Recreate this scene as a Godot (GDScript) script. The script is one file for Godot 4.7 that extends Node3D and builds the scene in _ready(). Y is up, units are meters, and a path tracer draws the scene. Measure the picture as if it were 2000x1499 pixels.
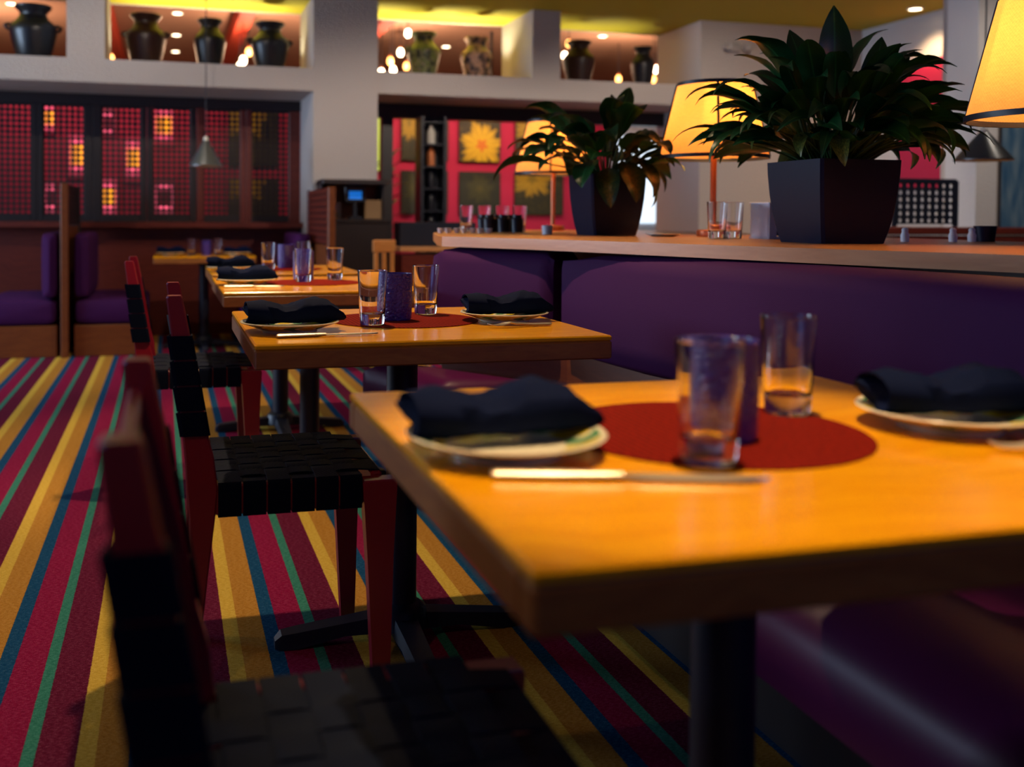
extends Node3D
# A dim restaurant: a row of tables between woven chairs and a purple banquette.
# World: x to the right, y up, z = -D (D is the distance into the room).

var used := {}
var M := {}

# ------------------------------------------------------------------ helpers
func V(x: float, h: float, d: float) -> Vector3:
	return Vector3(x, h, -d)

class MB:
	# collects triangles (clockwise front), each closed shape turned outwards, normals smoothed below a crease angle
	var p := PackedVector3Array()
	var uv := PackedVector2Array()
	var has_uv := false
	func tri(a: Vector3, b: Vector3, c: Vector3) -> void:
		p.append(a); p.append(b); p.append(c)
		uv.append(Vector2.ZERO); uv.append(Vector2.ZERO); uv.append(Vector2.ZERO)
	func quad(a: Vector3, b: Vector3, c: Vector3, d: Vector3) -> void:
		tri(a, b, c); tri(a, c, d)
	func quad_uv(a: Vector3, b: Vector3, c: Vector3, d: Vector3, ua: Vector2, ub: Vector2, uc: Vector2, ud: Vector2) -> void:
		has_uv = true
		for v in [a, b, c, a, c, d]: p.append(v)
		for v in [ua, ub, uc, ua, uc, ud]: uv.append(v)
	func outward(first: int) -> void:
		var m := Vector3.ZERO
		for i in range(first, p.size()): m += p[i]
		m /= maxf(1.0, p.size() - first)
		var vol := 0.0
		for i in range(first, p.size(), 3):
			vol += (p[i] - m).dot((p[i + 1] - m).cross(p[i + 2] - m))
		if vol > 0.0:
			for i in range(first, p.size(), 3):
				var t := p[i + 1]; p[i + 1] = p[i + 2]; p[i + 2] = t
				var u := uv[i + 1]; uv[i + 1] = uv[i + 2]; uv[i + 2] = u
	func loft(rings: Array, closed := true, caps := true) -> void:
		var first := p.size()
		var n: int = rings[0].size()
		for r in range(rings.size() - 1):
			var a: PackedVector3Array = rings[r]
			var b: PackedVector3Array = rings[r + 1]
			for i in range(n if closed else n - 1):
				var j := (i + 1) % n
				quad(a[i], a[j], b[j], b[i])
		if caps and closed:
			for e in [0, rings.size() - 1]:
				var r: PackedVector3Array = rings[e]
				var m := Vector3.ZERO
				for v in r: m += v
				m /= n
				for i in range(n):
					if e == 0: tri(m, r[(i + 1) % n], r[i])
					else: tri(m, r[i], r[(i + 1) % n])
		if closed: outward(first)
	func box(c: Vector3, s: Vector3, bev := 0.0, b := Basis.IDENTITY) -> void:
		# a box whose twelve edges are cut by bev
		var h := s / 2.0
		var k := minf(bev, minf(h.x, minf(h.y, h.z)) * 0.9)
		var first := p.size()
		if k <= 0.0:
			var q := []
			for z in [-1, 1]:
				q.append(PackedVector3Array([c + b * Vector3(-h.x, -h.y, h.z * z), c + b * Vector3(h.x, -h.y, h.z * z), c + b * Vector3(h.x, h.y, h.z * z), c + b * Vector3(-h.x, h.y, h.z * z)]))
			loft(q)
			return
		var rings := []
		for lv in [[-h.y, k], [-h.y + k, 0.0], [h.y - k, 0.0], [h.y, k]]:
			var y: float = lv[0]
			var i: float = lv[1]
			var r := PackedVector3Array()
			var x := h.x - i
			var z := h.z - i
			for q in [[x, z - k + i * 0.0], [x - k, z], [-x + k, z], [-x, z - k], [-x, -z + k], [-x + k, -z], [x - k, -z], [x, -z + k]]:
				r.append(c + b * Vector3(q[0], y, q[1]))
			rings.append(r)
		loft(rings)
	func lathe(prof: Array, at := Vector3.ZERO, seg := 24, b := Basis.IDENTITY) -> void:
		# prof: Vector2(radius, y) from bottom to top; a closed body when it starts and ends on the axis
		var rings := []
		for q in prof:
			var r := PackedVector3Array()
			for i in range(seg):
				var t := TAU * i / seg
				r.append(at + b * Vector3(q.x * cos(t), q.y, q.x * sin(t)))
			rings.append(r)
		loft(rings, true, false)
	func tube(path: Array, rad: Array, seg := 8) -> void:
		var rings := []
		var up := Vector3.UP
		for i in range(path.size()):
			var t: Vector3 = (path[mini(i + 1, path.size() - 1)] - path[maxi(i - 1, 0)]).normalized()
			if absf(t.dot(up)) > 0.95: up = Vector3.RIGHT if absf(t.x) < 0.8 else Vector3.FORWARD
			var x := t.cross(up).normalized()
			var y := x.cross(t).normalized()
			up = y
			var r := PackedVector3Array()
			var w: float = rad[mini(i, rad.size() - 1)]
			for k in range(seg):
				var a := TAU * k / seg
				r.append(path[i] + x * cos(a) * w + y * sin(a) * w)
			rings.append(r)
		loft(rings)
	func strap(path: Array, side: Vector3, width: float, thick: float) -> void:
		# a flat band along path, as wide as width along side
		var rings := []
		var s := side.normalized() * width / 2.0
		for i in range(path.size()):
			var t: Vector3 = (path[mini(i + 1, path.size() - 1)] - path[maxi(i - 1, 0)]).normalized()
			var n := t.cross(side.normalized()).normalized() * thick / 2.0
			rings.append(PackedVector3Array([path[i] - s - n, path[i] + s - n, path[i] + s + n, path[i] - s + n]))
		loft(rings)
	func prism(poly: Array, y0: float, y1: float, inset := 0.0) -> void:
		# poly: Vector2(x, z) outline, extruded upwards
		var pk := PackedVector2Array(poly)
		var first := p.size()
		var n := pk.size()
		for i in range(n):
			var a := pk[i]; var b := pk[(i + 1) % n]
			quad(Vector3(a.x, y0, a.y), Vector3(b.x, y0, b.y), Vector3(b.x, y1, b.y), Vector3(a.x, y1, a.y))
		var t := Geometry2D.triangulate_polygon(pk)
		var flip := Geometry2D.is_polygon_clockwise(pk)
		for i in range(0, t.size(), 3):
			var a := pk[t[i]]; var b := pk[t[i + 1]]; var c := pk[t[i + 2]]
			var ccw := (b - a).cross(c - a) > 0.0
			if ccw == flip:
				var s := b; b = c; c = s
			tri(Vector3(a.x, y1, a.y), Vector3(c.x, y1, c.y), Vector3(b.x, y1, b.y))
			tri(Vector3(a.x, y0, a.y), Vector3(b.x, y0, b.y), Vector3(c.x, y0, c.y))
		outward(first)
	func done(crease := 40.0) -> ArrayMesh:
		var lim := cos(deg_to_rad(crease))
		var nt := p.size() / 3
		var fn := PackedVector3Array(); fn.resize(nt)
		var at := {}
		for t in range(nt):
			var a := p[t * 3]
			fn[t] = (p[t * 3 + 2] - a).cross(p[t * 3 + 1] - a)
			for k in range(3):
				var key := Vector3i((p[t * 3 + k] * 20000.0).round())
				if at.has(key): at[key].append(t)
				else: at[key] = [t]
		var nn := PackedVector3Array(); nn.resize(p.size())
		var un := PackedVector3Array(); un.resize(nt)
		for t in range(nt): un[t] = fn[t].normalized()
		for t in range(nt):
			for k in range(3):
				var s := Vector3.ZERO
				for o in at[Vector3i((p[t * 3 + k] * 20000.0).round())]:
					if un[o].dot(un[t]) > lim: s += fn[o]
				nn[t * 3 + k] = s.normalized() if s.length_squared() > 0.0 else Vector3.UP
		var arr := []
		arr.resize(Mesh.ARRAY_MAX)
		arr[Mesh.ARRAY_VERTEX] = p
		arr[Mesh.ARRAY_NORMAL] = nn
		if has_uv: arr[Mesh.ARRAY_TEX_UV] = uv
		var m := ArrayMesh.new()
		m.add_surface_from_arrays(Mesh.PRIMITIVE_TRIANGLES, arr)
		return m

func numbered(called: String) -> String:
	var n: int = used.get(called, 0)
	used[called] = n + 1
	return called if n == 0 else "%s_%03d" % [called, n]

func tag(o: Node, label: String, category: String, group := "", kind := "") -> Node:
	if label: o.set_meta("label", label)
	if category: o.set_meta("category", category)
	if group: o.set_meta("group", group)
	if kind: o.set_meta("kind", kind)
	return o

func thing(called: String, label: String, category: String, at := Vector3.ZERO, turn := 0.0, group := "") -> Node3D:
	var o := Node3D.new()
	o.name = numbered(called)
	add_child(o)
	o.position = at
	o.rotation.y = turn
	tag(o, label, category, group)
	return o

func part(called: String, m: Mesh, mat: Material, parent: Node) -> MeshInstance3D:
	var o := MeshInstance3D.new()
	o.name = called
	o.mesh = m
	o.material_override = mat
	parent.add_child(o, true)
	return o

func solo(called: String, m: Mesh, mat: Material, label: String, category: String, at := Vector3.ZERO, turn := 0.0, group := "") -> MeshInstance3D:
	var o := MeshInstance3D.new()
	o.name = numbered(called)
	o.mesh = m
	o.material_override = mat
	add_child(o)
	o.position = at
	o.rotation.y = turn
	tag(o, label, category, group)
	return o

func struct(called: String, m: Mesh, mat: Material, label := "") -> MeshInstance3D:
	var o := MeshInstance3D.new()
	o.name = numbered(called)
	o.mesh = m
	o.material_override = mat
	add_child(o)
	tag(o, label, "", "", "structure")
	return o

func dup(root: Node3D, called: String, label: String, at: Vector3, turn := 0.0, group := "") -> Node3D:
	var r: Node3D = root.duplicate()
	r.name = numbered(called)
	add_child(r)
	r.position = at
	r.rotation.y = turn
	r.set_meta("label", label)
	if group: r.set_meta("group", group)
	return r

func bx(x0: float, x1: float, h0: float, h1: float, d0: float, d1: float, bev := 0.0) -> ArrayMesh:
	var b := MB.new()
	b.box(V((x0 + x1) / 2, (h0 + h1) / 2, (d0 + d1) / 2), Vector3(absf(x1 - x0), absf(h1 - h0), absf(d1 - d0)), bev)
	return b.done(20.0)

func cube(c: Vector3, s: Vector3, bev := 0.0, crease := 20.0) -> ArrayMesh:
	var b := MB.new()
	b.box(c, s, bev)
	return b.done(crease)

func lathe(prof: Array, seg := 24, crease := 40.0) -> ArrayMesh:
	var b := MB.new()
	b.lathe(prof, Vector3.ZERO, seg)
	return b.done(crease)

func noise(seed_: int, freq: float, oct := 4) -> FastNoiseLite:
	var n := FastNoiseLite.new()
	n.seed = seed_
	n.noise_type = FastNoiseLite.TYPE_SIMPLEX_SMOOTH
	n.frequency = freq
	n.fractal_octaves = oct
	return n

func paint(w: int, h: int, f: Callable) -> ImageTexture:
	var im := Image.create(w, h, false, Image.FORMAT_RGB8)
	for y in range(h):
		for x in range(w):
			im.set_pixel(x, y, f.call((x + 0.5) / w, (y + 0.5) / h))
	return ImageTexture.create_from_image(im)

func mat(called: String, c: Color, rough := 0.6, metal := 0.0, spec := 0.5) -> StandardMaterial3D:
	var m := StandardMaterial3D.new()
	m.resource_name = called
	m.albedo_color = c
	m.roughness = rough
	m.metallic = metal
	m.metallic_specular = spec
	m.cull_mode = BaseMaterial3D.CULL_DISABLED
	M[called] = m
	return m

func tri_tex(m: StandardMaterial3D, t: Texture2D, scale := Vector3.ONE, offset := Vector3(0.5, 0.5, 0.5)) -> void:
	m.albedo_texture = t
	m.uv1_triplanar = true
	m.uv1_scale = scale
	m.uv1_offset = offset

func bump(m: StandardMaterial3D, t: Texture2D, cm: float) -> void:
	m.heightmap_enabled = true
	m.heightmap_texture = t
	m.heightmap_scale = cm

func glow(called: String, c: Color, e: float) -> StandardMaterial3D:
	var m := mat(called, c, 0.5)
	m.emission_enabled = true
	m.emission = c
	m.emission_energy_multiplier = e
	return m

func omni(at: Vector3, c: Color, e: float, size := 0.05) -> OmniLight3D:
	var l := OmniLight3D.new()
	l.name = numbered("lamp_light")
	l.light_color = c
	l.light_energy = e
	l.light_size = size
	l.omni_range = 30.0
	l.omni_attenuation = 2.0
	l.shadow_enabled = true
	add_child(l)
	l.position = at
	return l

func spot(at: Vector3, to: Vector3, c: Color, e: float, angle: float, size := 0.04, soft := 0.6) -> SpotLight3D:
	var l := SpotLight3D.new()
	l.name = numbered("spot_light")
	l.light_color = c
	l.light_energy = e
	l.light_size = size
	l.spot_angle = angle
	l.spot_range = 30.0
	l.spot_attenuation = 2.0
	l.spot_angle_attenuation = soft
	l.shadow_enabled = true
	add_child(l)
	l.look_at_from_position(at, to, Vector3.RIGHT if absf((to - at).normalized().y) > 0.9 else Vector3.UP)
	return l

func area(at: Vector3, to: Vector3, size: Vector2, c: Color, e: float) -> AreaLight3D:
	var l := AreaLight3D.new()
	l.name = numbered("area_light")
	l.light_color = c
	l.light_energy = e
	l.area_size = size
	l.area_normalize_energy = true
	l.area_range = 30.0
	l.shadow_enabled = true
	add_child(l)
	l.look_at_from_position(at, to, Vector3.RIGHT if absf((to - at).normalized().y) > 0.9 else Vector3.UP)
	return l

# ------------------------------------------------------------------ camera, sky, light
func setup() -> void:
	var f := 1950.0
	var cam := Camera3D.new()
	cam.name = "camera"
	var pitch := deg_to_rad(1.36)
	var yaw := deg_to_rad(15.04)
	var roll := deg_to_rad(0.36)
	var fw := Vector3(sin(yaw) * cos(pitch), -sin(pitch), -cos(yaw) * cos(pitch))
	var r := Vector3(cos(yaw), 0, sin(yaw))
	var u := Vector3(sin(yaw) * sin(pitch), cos(pitch), -cos(yaw) * sin(pitch))
	var r2 := r * cos(roll) + u * sin(roll)
	var u2 := u * cos(roll) - r * sin(roll)
	var near := 0.05
	cam.projection = Camera3D.PROJECTION_FRUSTUM
	cam.near = near
	cam.far = 60.0
	cam.size = 1499.0 / f * near
	cam.frustum_offset = Vector2((1000.0 - 850.0) / f * near, -(749.5 - 470.3) / f * near)
	var at := CameraAttributesPhysical.new()
	at.frustum_focal_length = 35.0
	at.frustum_near = near
	at.frustum_far = 60.0
	at.frustum_focus_distance = 2.35
	at.exposure_aperture = 2.5
	at.exposure_multiplier = 1.0
	cam.attributes = at
	add_child(cam)
	cam.transform = Transform3D(Basis(r2, u2, -fw), Vector3(0, 1.0, 0))
	cam.current = true
	var we := WorldEnvironment.new()
	we.name = "world"
	var e := Environment.new()
	e.background_mode = Environment.BG_COLOR
	e.background_color = Color(0.03, 0.05, 0.1)
	e.tonemap_mode = Environment.TONE_MAPPER_LINEAR
	e.tonemap_exposure = 1.0
	e.sdfgi_enabled = true
	e.ssao_enabled = true
	e.ssil_enabled = true
	we.environment = e
	add_child(we)
	# daylight through the windows of the left wall and behind the camera
	area(V(-4.85, 1.5, 2.0), V(0, 1.0, 3.0), Vector2(4.0, 1.6), Color(0.46, 0.66, 1.0), 2.4)
	area(V(-4.85, 1.6, 6.6), V(0.5, 1.4, 7.4), Vector2(2.6, 1.5), Color(0.78, 0.88, 1.0), 26.0)
	area(V(2.2, 1.9, -2.85), V(1.0, 0.8, 1.0), Vector2(3.0, 1.2), Color(0.35, 0.55, 1.0), 1.3)
	# ceiling spots over the table row and the aisle (their fittings are built in niches())
	for s in SPOTS:
		spot(V(s[0], 2.69, s[1]), V(s[2], 0, s[3]), s[6], s[4], s[5], 0.025)

const WARM := Color(1.0, 0.86, 0.66)
const COOL := Color(1.0, 0.93, 0.85)
# x, D, aim x, aim D, energy, half cone, colour, where it hangs
var SPOTS := [
	[0.42, 3.1, 0.42, 2.75, 4.6, 41.0, WARM, "over the table in focus"], [0.60, 1.0, 0.59, 0.95, 5.4, 14.5, WARM, "over the nearest table"], [0.42, 4.5, 0.45, 4.4, 4.2, 31.0, WARM, "over the third and fourth tables"],
	[-1.1, 3.0, -1.0, 3.1, 0.8, 34.0, WARM, "over the aisle, nearer one"], [-1.0, 5.6, -0.9, 5.9, 1.6, 36.0, WARM, "over the aisle, farther one"], [-0.5, 0.4, 0.35, 1.9, 0.5, 38.0, WARM, "added aisle fill beside the nearest chair"],  # last one is an added fill for table edges and chairs
	[2.3, 5.5, 1.9, 7.7, 3.8, 50.0, COOL, "before the wide column"], [-0.3, 6.3, -0.3, 8.6, 1.2, 60.0, COOL, "before the lattice screens"], [3.7, 5.9, 4.6, 7.8, 2.4, 60.0, COOL, "before the right hand wall"], [4.6, 3.8, 5.6, 5.9, 2.4, 50.0, COOL, "added fill before the blue canvas"],  # last one is added to brighten the right column and canvas
]

# ------------------------------------------------------------------ materials
func hexa(s: String) -> Color:
	return Color.html(s)

func materials() -> void:
	var n1 := noise(3, 1.0, 4)
	var n2 := noise(5, 1.0, 3)
	# wood: long grain along u
	var wood_f := func(c1: Color, c2: Color, c3: Color) -> Callable:
		return func(u: float, v: float) -> Color:
			var w := n2.get_noise_2d(u * 2.0, v * 3.0) * 0.06
			var g := n1.get_noise_2d(u * 3.0, (v + w) * 40.0) * 0.5 + 0.5
			var k := n1.get_noise_2d(u * 14.0 + 40.0, v * 190.0) * 0.5 + 0.5
			var c := c1.lerp(c2, clampf(g * 1.3 - 0.15, 0, 1))
			return c.lerp(c3, clampf(k * 1.6 - 0.9, 0, 1) * 0.6)
	var w_top: ImageTexture = paint(512, 512, wood_f.call(hexa("f6ac0c"), hexa("e29206"), hexa("b46606")))
	var w_edge: ImageTexture = paint(256, 256, wood_f.call(hexa("a86a30"), hexa("8e5022"), hexa("5e3214")))
	var w_red: ImageTexture = paint(256, 256, wood_f.call(hexa("6d2a1c"), hexa("541b14"), hexa("35100d")))
	var w_led: ImageTexture = paint(256, 256, wood_f.call(hexa("cc9462"), hexa("b87a48"), hexa("945a34")))
	var t := mat("table_wood", Color.WHITE, 0.24)
	tri_tex(t, w_top, Vector3(1, 1, 1))
	t.metallic_specular = 0.4
	t.clearcoat_enabled = true; t.clearcoat = 0.25; t.clearcoat_roughness = 0.1
	t = mat("shaded_edge_wood", Color.WHITE, 0.35)  # same wood as the top, darkened to stand for weaker light
	tri_tex(t, w_edge, Vector3(1.2, 1.2, 1.2))
	t = mat("red_wood", Color.WHITE, 0.4)
	tri_tex(t, w_red, Vector3(1.1, 1.1, 1.1))
	t = mat("ledge_wood", Color.WHITE, 0.35)
	tri_tex(t, w_led, Vector3(0.8, 0.8, 0.8))
	t = mat("brown_wood", Color(0.75, 0.65, 0.6), 0.45)
	tri_tex(t, w_edge, Vector3(1.0, 1.0, 1.0))
	t = mat("light_wood", Color(1.0, 0.95, 0.8), 0.45)
	tri_tex(t, w_led, Vector3(1.0, 1.0, 1.0))
	mat("dark_wood", hexa("1c1216"), 0.45)
	mat("black_metal", hexa("0a1224"), 0.45, 0.0)
	mat("chair_red", hexa("8c1226"), 0.3)
	M["chair_red"].clearcoat_enabled = true; M["chair_red"].clearcoat = 0.6; M["chair_red"].clearcoat_roughness = 0.2
	# black webbing with a fine weave
	var web := paint(64, 64, func(u: float, v: float) -> Color:
		var s := 0.5 + 0.25 * sin(u * TAU * 16.0) * sin(v * TAU * 16.0) + 0.2 * sin((u + v) * TAU * 8.0)
		return Color(s, s, s))
	t = mat("webbing", hexa("091022"), 0.6, 0.0, 0.18)
	t.uv1_triplanar = true; t.uv1_scale = Vector3(12, 12, 12)
	bump(t, web, 0.08)
	# carpet stripes: one period is 0.2935 m; u across, v along
	var cols := [[0.0, hexa("0c3a60")], [0.119, hexa("780c34")], [0.347, hexa("2a6e5e")], [0.432, hexa("540d28")], [0.681, hexa("c09c38")], [0.80, hexa("a36f26")]]
	var grain := noise(11, 1.0, 2)
	var carpet_t := paint(384, 768, func(u: float, v: float) -> Color:
		var wob := grain.get_noise_2d(v * 240.0, 7.0) * 0.006
		var uu := fposmod(u + wob, 1.0)
		var c: Color = cols[0][1]
		for k in cols:
			if uu >= k[0]: c = k[1]
		var g := grain.get_noise_2d(u * 150.0, v * 300.0) * 0.32
		var g2 := grain.get_noise_2d(u * 20.0 + 90.0, v * 120.0) * 0.16
		return c.lightened(g + g2) if g + g2 > 0.0 else c.darkened(-(g + g2)))
	var pile := paint(128, 128, func(u: float, v: float) -> Color:
		var s := 0.5 + 0.5 * grain.get_noise_2d(u * 60.0, v * 60.0)
		return Color(s, s, s))
	t = mat("carpet", Color.WHITE, 0.95, 0.0, 0.1)
	t.albedo_texture = carpet_t
	# plaster
	var pl := paint(256, 256, func(u: float, v: float) -> Color:
		var s := 0.5 + 0.5 * grain.get_noise_2d(u * 40.0, v * 40.0)
		return Color(s, s, s))
	t = mat("plaster", hexa("b4aaa6"), 0.85)
	t.uv1_triplanar = true; t.uv1_world_triplanar = true; t.uv1_scale = Vector3(1.5, 1.5, 1.5)
	bump(t, pl, 0.8)
	t = mat("pale_plaster", hexa("c9c6c8"), 0.85)
	t.uv1_triplanar = true; t.uv1_world_triplanar = true; t.uv1_scale = Vector3(1.5, 1.5, 1.5)
	bump(t, pl, 0.5)
	mat("yellow_paint", hexa("b6a41a"), 0.8)
	mat("ochre_paint", hexa("c79a1c"), 0.8)
	mat("brown_ceiling", hexa("a88470"), 0.9)
	mat("grey_ceiling", hexa("6e7078"), 0.9)
	mat("crimson_paint", hexa("b51648"), 0.75)
	mat("rust_paint", hexa("a23018"), 0.75)
	mat("orange_paint", hexa("c05a22"), 0.75)
	# purple upholstery
	var fab := paint(128, 128, func(u: float, v: float) -> Color:
		var s := 0.5 + 0.25 * sin(u * TAU * 32.0) * sin(v * TAU * 32.0) + 0.3 * grain.get_noise_2d(u * 90.0, v * 90.0)
		return Color(s, s, s))
	t = mat("purple_fabric", hexa("3e0f49"), 0.75, 0.0, 0.3)
	t.uv1_triplanar = true; t.uv1_scale = Vector3(5, 5, 5)
	t.rim_enabled = true; t.rim = 0.12; t.rim_tint = 0.9
	bump(t, fab, 0.06)
	t = mat("purple_vinyl", hexa("4c1040"), 0.42, 0.0, 0.28)
	t.uv1_triplanar = true; t.uv1_scale = Vector3(5, 5, 5)
	bump(t, fab, 0.03)
	t = mat("navy_cloth", hexa("081230"), 0.85, 0.0, 0.2)
	t.uv1_triplanar = true; t.uv1_scale = Vector3(9, 9, 9)
	t.rim_enabled = true; t.rim = 0.1; t.rim_tint = 1.0
	bump(t, fab, 0.05)
	# placemat, woven red
	var pm := paint(256, 256, func(u: float, v: float) -> Color:
		var a := sin(u * TAU * 40.0) * 0.5 + 0.5
		var b := sin(v * TAU * 40.0) * 0.5 + 0.5
		var k := clampf(a * 0.5 + b * 0.5 + grain.get_noise_2d(u * 50.0, v * 50.0) * 0.4, 0, 1)
		return hexa("4e0a08").lerp(hexa("8c2010"), k))
	t = mat("placemat_weave", Color.WHITE, 0.8, 0.0, 0.15)
	t.albedo_texture = pm
	t.uv1_triplanar = true; t.uv1_scale = Vector3(2.6, 2.6, 2.6)
	bump(t, pm, 0.08)
	# glazed plate with a painted border of yellow and green
	var plate_t := paint(256, 256, func(u: float, v: float) -> Color:
		var q := Vector2(u - 0.5, v - 0.5) * 2.0
		var r := q.length()
		var a := q.angle()
		var c := hexa("e9dfc4")
		if r > 0.60 and r < 0.93:
			var s := sin(a * 7.0 + sin(r * 14.0))
			if s > 0.15: c = hexa("e3c62a")
			elif s < -0.55: c = hexa("4f8a63")
			elif s < -0.25: c = hexa("d8d0a0")
		return c)
	t = mat("plate_glaze", Color.WHITE, 0.18)
	t.albedo_texture = plate_t
	mat("cream_glaze", hexa("d8d2c6"), 0.2)
	mat("steel", hexa("ecdcc0"), 0.42, 1.0)
	t = mat("clear_glass", Color(1, 1, 1, 0.0), 0.0)
	t.refraction_enabled = true; t.refraction_scale = 0.05
	t.cull_mode = BaseMaterial3D.CULL_BACK
	var mos := noise(21, 1.0, 2)
	mos.noise_type = FastNoiseLite.TYPE_CELLULAR
	var mosaic := paint(256, 256, func(u: float, v: float) -> Color:
		var s := clampf(0.5 - mos.get_noise_2d(u * 22.0, v * 22.0) * 0.7, 0, 1)
		return Color(s, s, s))
	t = mat("purple_mosaic", hexa("3a1c8c"), 0.16)
	t.uv1_triplanar = true; t.uv1_scale = Vector3(6, 6, 6)
	t.clearcoat_enabled = true; t.clearcoat = 0.6
	bump(t, mosaic, 1.2)
	mat("wax", hexa("e8dcc4"), 0.5)
	mat("planter_dark", hexa("0d1130"), 0.42, 0.0, 0.35)
	mat("soil", hexa("1a120c"), 0.95)
	var lf := paint(64, 256, func(u: float, v: float) -> Color:
		var k := absf(sin((v * 26.0 - absf(u - 0.5) * 9.0) * PI))
		var c := hexa("0d3b1e").lerp(hexa("1d5a2c"), k * 0.5)
		return c if absf(u - 0.5) > 0.03 else hexa("2f6b3a"))
	t = mat("leaf_green", Color.WHITE, 0.32)
	t.albedo_texture = lf
	t.backlight_enabled = true; t.backlight = Color(0.25, 0.3, 0.1)
	var lf2 := paint(64, 256, func(u: float, v: float) -> Color:
		var k := grain.get_noise_2d(u * 9.0, v * 14.0) * 0.5 + 0.5
		return hexa("3d5a24").lerp(hexa("96a04a"), clampf(k * 1.4 - 0.3, 0, 1)))
	t = mat("leaf_variegated", Color.WHITE, 0.35)
	t.albedo_texture = lf2
	t.backlight_enabled = true; t.backlight = Color(0.3, 0.3, 0.1)
	var lf3 := paint(64, 256, func(u: float, v: float) -> Color:
		var k := absf(u - 0.5) * 2.0
		return hexa("6b5a20").lerp(hexa("1d3a20"), clampf(k * 1.2 + grain.get_noise_2d(u * 6.0, v * 14.0) * 0.5, 0, 1)))
	t = mat("leaf_bronze", Color.WHITE, 0.35)
	t.albedo_texture = lf3
	t.backlight_enabled = true; t.backlight = Color(0.3, 0.25, 0.1)
	mat("stem_green", hexa("2b4a20"), 0.5)
	# lamp shade fabric
	var sh := paint(128, 128, func(u: float, v: float) -> Color:
		var s := 0.92 + 0.08 * sin(v * TAU * 40.0) * sin(u * TAU * 40.0) + 0.06 * grain.get_noise_2d(u * 10.0, v * 60.0)
		return Color(1.0 * s, 0.78 * s, 0.50 * s))
	t = mat("shade_fabric", Color.WHITE, 0.9, 0.0, 0.2)
	t.albedo_texture = sh
	t.uv1_triplanar = true; t.uv1_scale = Vector3(3, 3, 3)
	t.backlight_enabled = true; t.backlight = Color(1.0, 0.97, 0.9)
	mat("copper", hexa("c9784a"), 0.35, 0.4)
	mat("brushed_metal", hexa("74777a"), 0.35, 0.75)
	mat("clay_dark", hexa("14141d"), 0.35)
	mat("clay_brown", hexa("2a1214"), 0.4)
	var u5 := paint(256, 128, func(u: float, v: float) -> Color:
		var k := grain.get_noise_2d(u * 7.0, v * 5.0)
		return hexa("6d7a45") if k > 0.12 else (hexa("24302c") if k < -0.1 else hexa("9a8f7a")))
	t = mat("urn_green_paint", Color.WHITE, 0.4)
	t.albedo_texture = u5; t.uv1_triplanar = true; t.uv1_scale = Vector3(2, 2, 2)
	var u6 := paint(256, 128, func(u: float, v: float) -> Color:
		var k := grain.get_noise_2d(u * 6.0 + 30.0, v * 5.0)
		return hexa("c89c86") if k > -0.05 else hexa("252230"))
	t = mat("urn_pink_paint", Color.WHITE, 0.4)
	t.albedo_texture = u6; t.uv1_triplanar = true; t.uv1_scale = Vector3(2, 2, 2)
	t = glow("bulb_white", Color(1.0, 0.9, 0.75), 12.0)
	glow("bulb_warm", Color(1.0, 0.72, 0.4), 5.0)
	glow("screen_blue", Color(0.08, 0.4, 0.75), 0.9)
	glow("window_bright", Color(0.85, 0.93, 1.0), 1.4)
	glow("window_dim", Color(0.3, 0.45, 0.75), 0.5)
	glow("window_green", Color(0.65, 0.75, 0.3), 0.6)
	mat("white_enamel", hexa("dfe4f0"), 0.4)
	mat("dull_white", hexa("a39c9c"), 0.5)
	mat("amber_card", hexa("8a6a48"), 0.6)
	# printed flower panels
	var flower := func(bg: Color, petal: Color, heart: Color, cx: float, cy: float, size: float) -> Callable:
		return func(u: float, v: float) -> Color:
			var q := Vector2(u - cx, v - cy)
			var a := q.angle()
			var r := q.length() / size
			var k := grain.get_noise_2d(u * 12.0, v * 12.0) * 0.5 + 0.5
			var k2 := grain.get_noise_2d(u * 30.0 + 50.0, v * 30.0) * 0.5 + 0.5
			var lim := 0.66 + 0.22 * absf(cos(a * 3.5 + 0.7)) + 0.3 * (grain.get_noise_2d(a * 3.0, 2.0))
			var c := bg.lerp(petal.darkened(0.45), clampf(k * 1.8 - 0.9, 0, 1))
			if r < lim: c = petal.lerp(petal.darkened(0.6), clampf(absf(sin(a * 7.0)) * 0.35 * r + (k2 - 0.4) * 0.5 + (0.2 if r > lim - 0.12 else 0.0), 0, 1))
			if r < 0.2 + 0.06 * sin(a * 5.0): c = heart.lerp(petal, k2 * 0.5)
			return c
	M["art_a"] = art(paint(128, 128, flower.call(hexa("2a2410"), hexa("e0b414"), hexa("c85a14"), 0.55, 0.62, 0.60)))
	M["art_b"] = art(paint(128, 128, flower.call(hexa("1c2012"), hexa("3a3a14"), hexa("4a4410"), 0.5, 0.4, 0.4)))
	M["art_c"] = art(paint(128, 128, flower.call(hexa("20220f"), hexa("a8860e"), hexa("6a5a10"), 0.35, 0.15, 0.5)))
	M["art_d"] = art(paint(128, 128, flower.call(hexa("e05070"), hexa("f0a818"), hexa("f4c020"), 0.5, 0.5, 0.3)))
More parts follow.
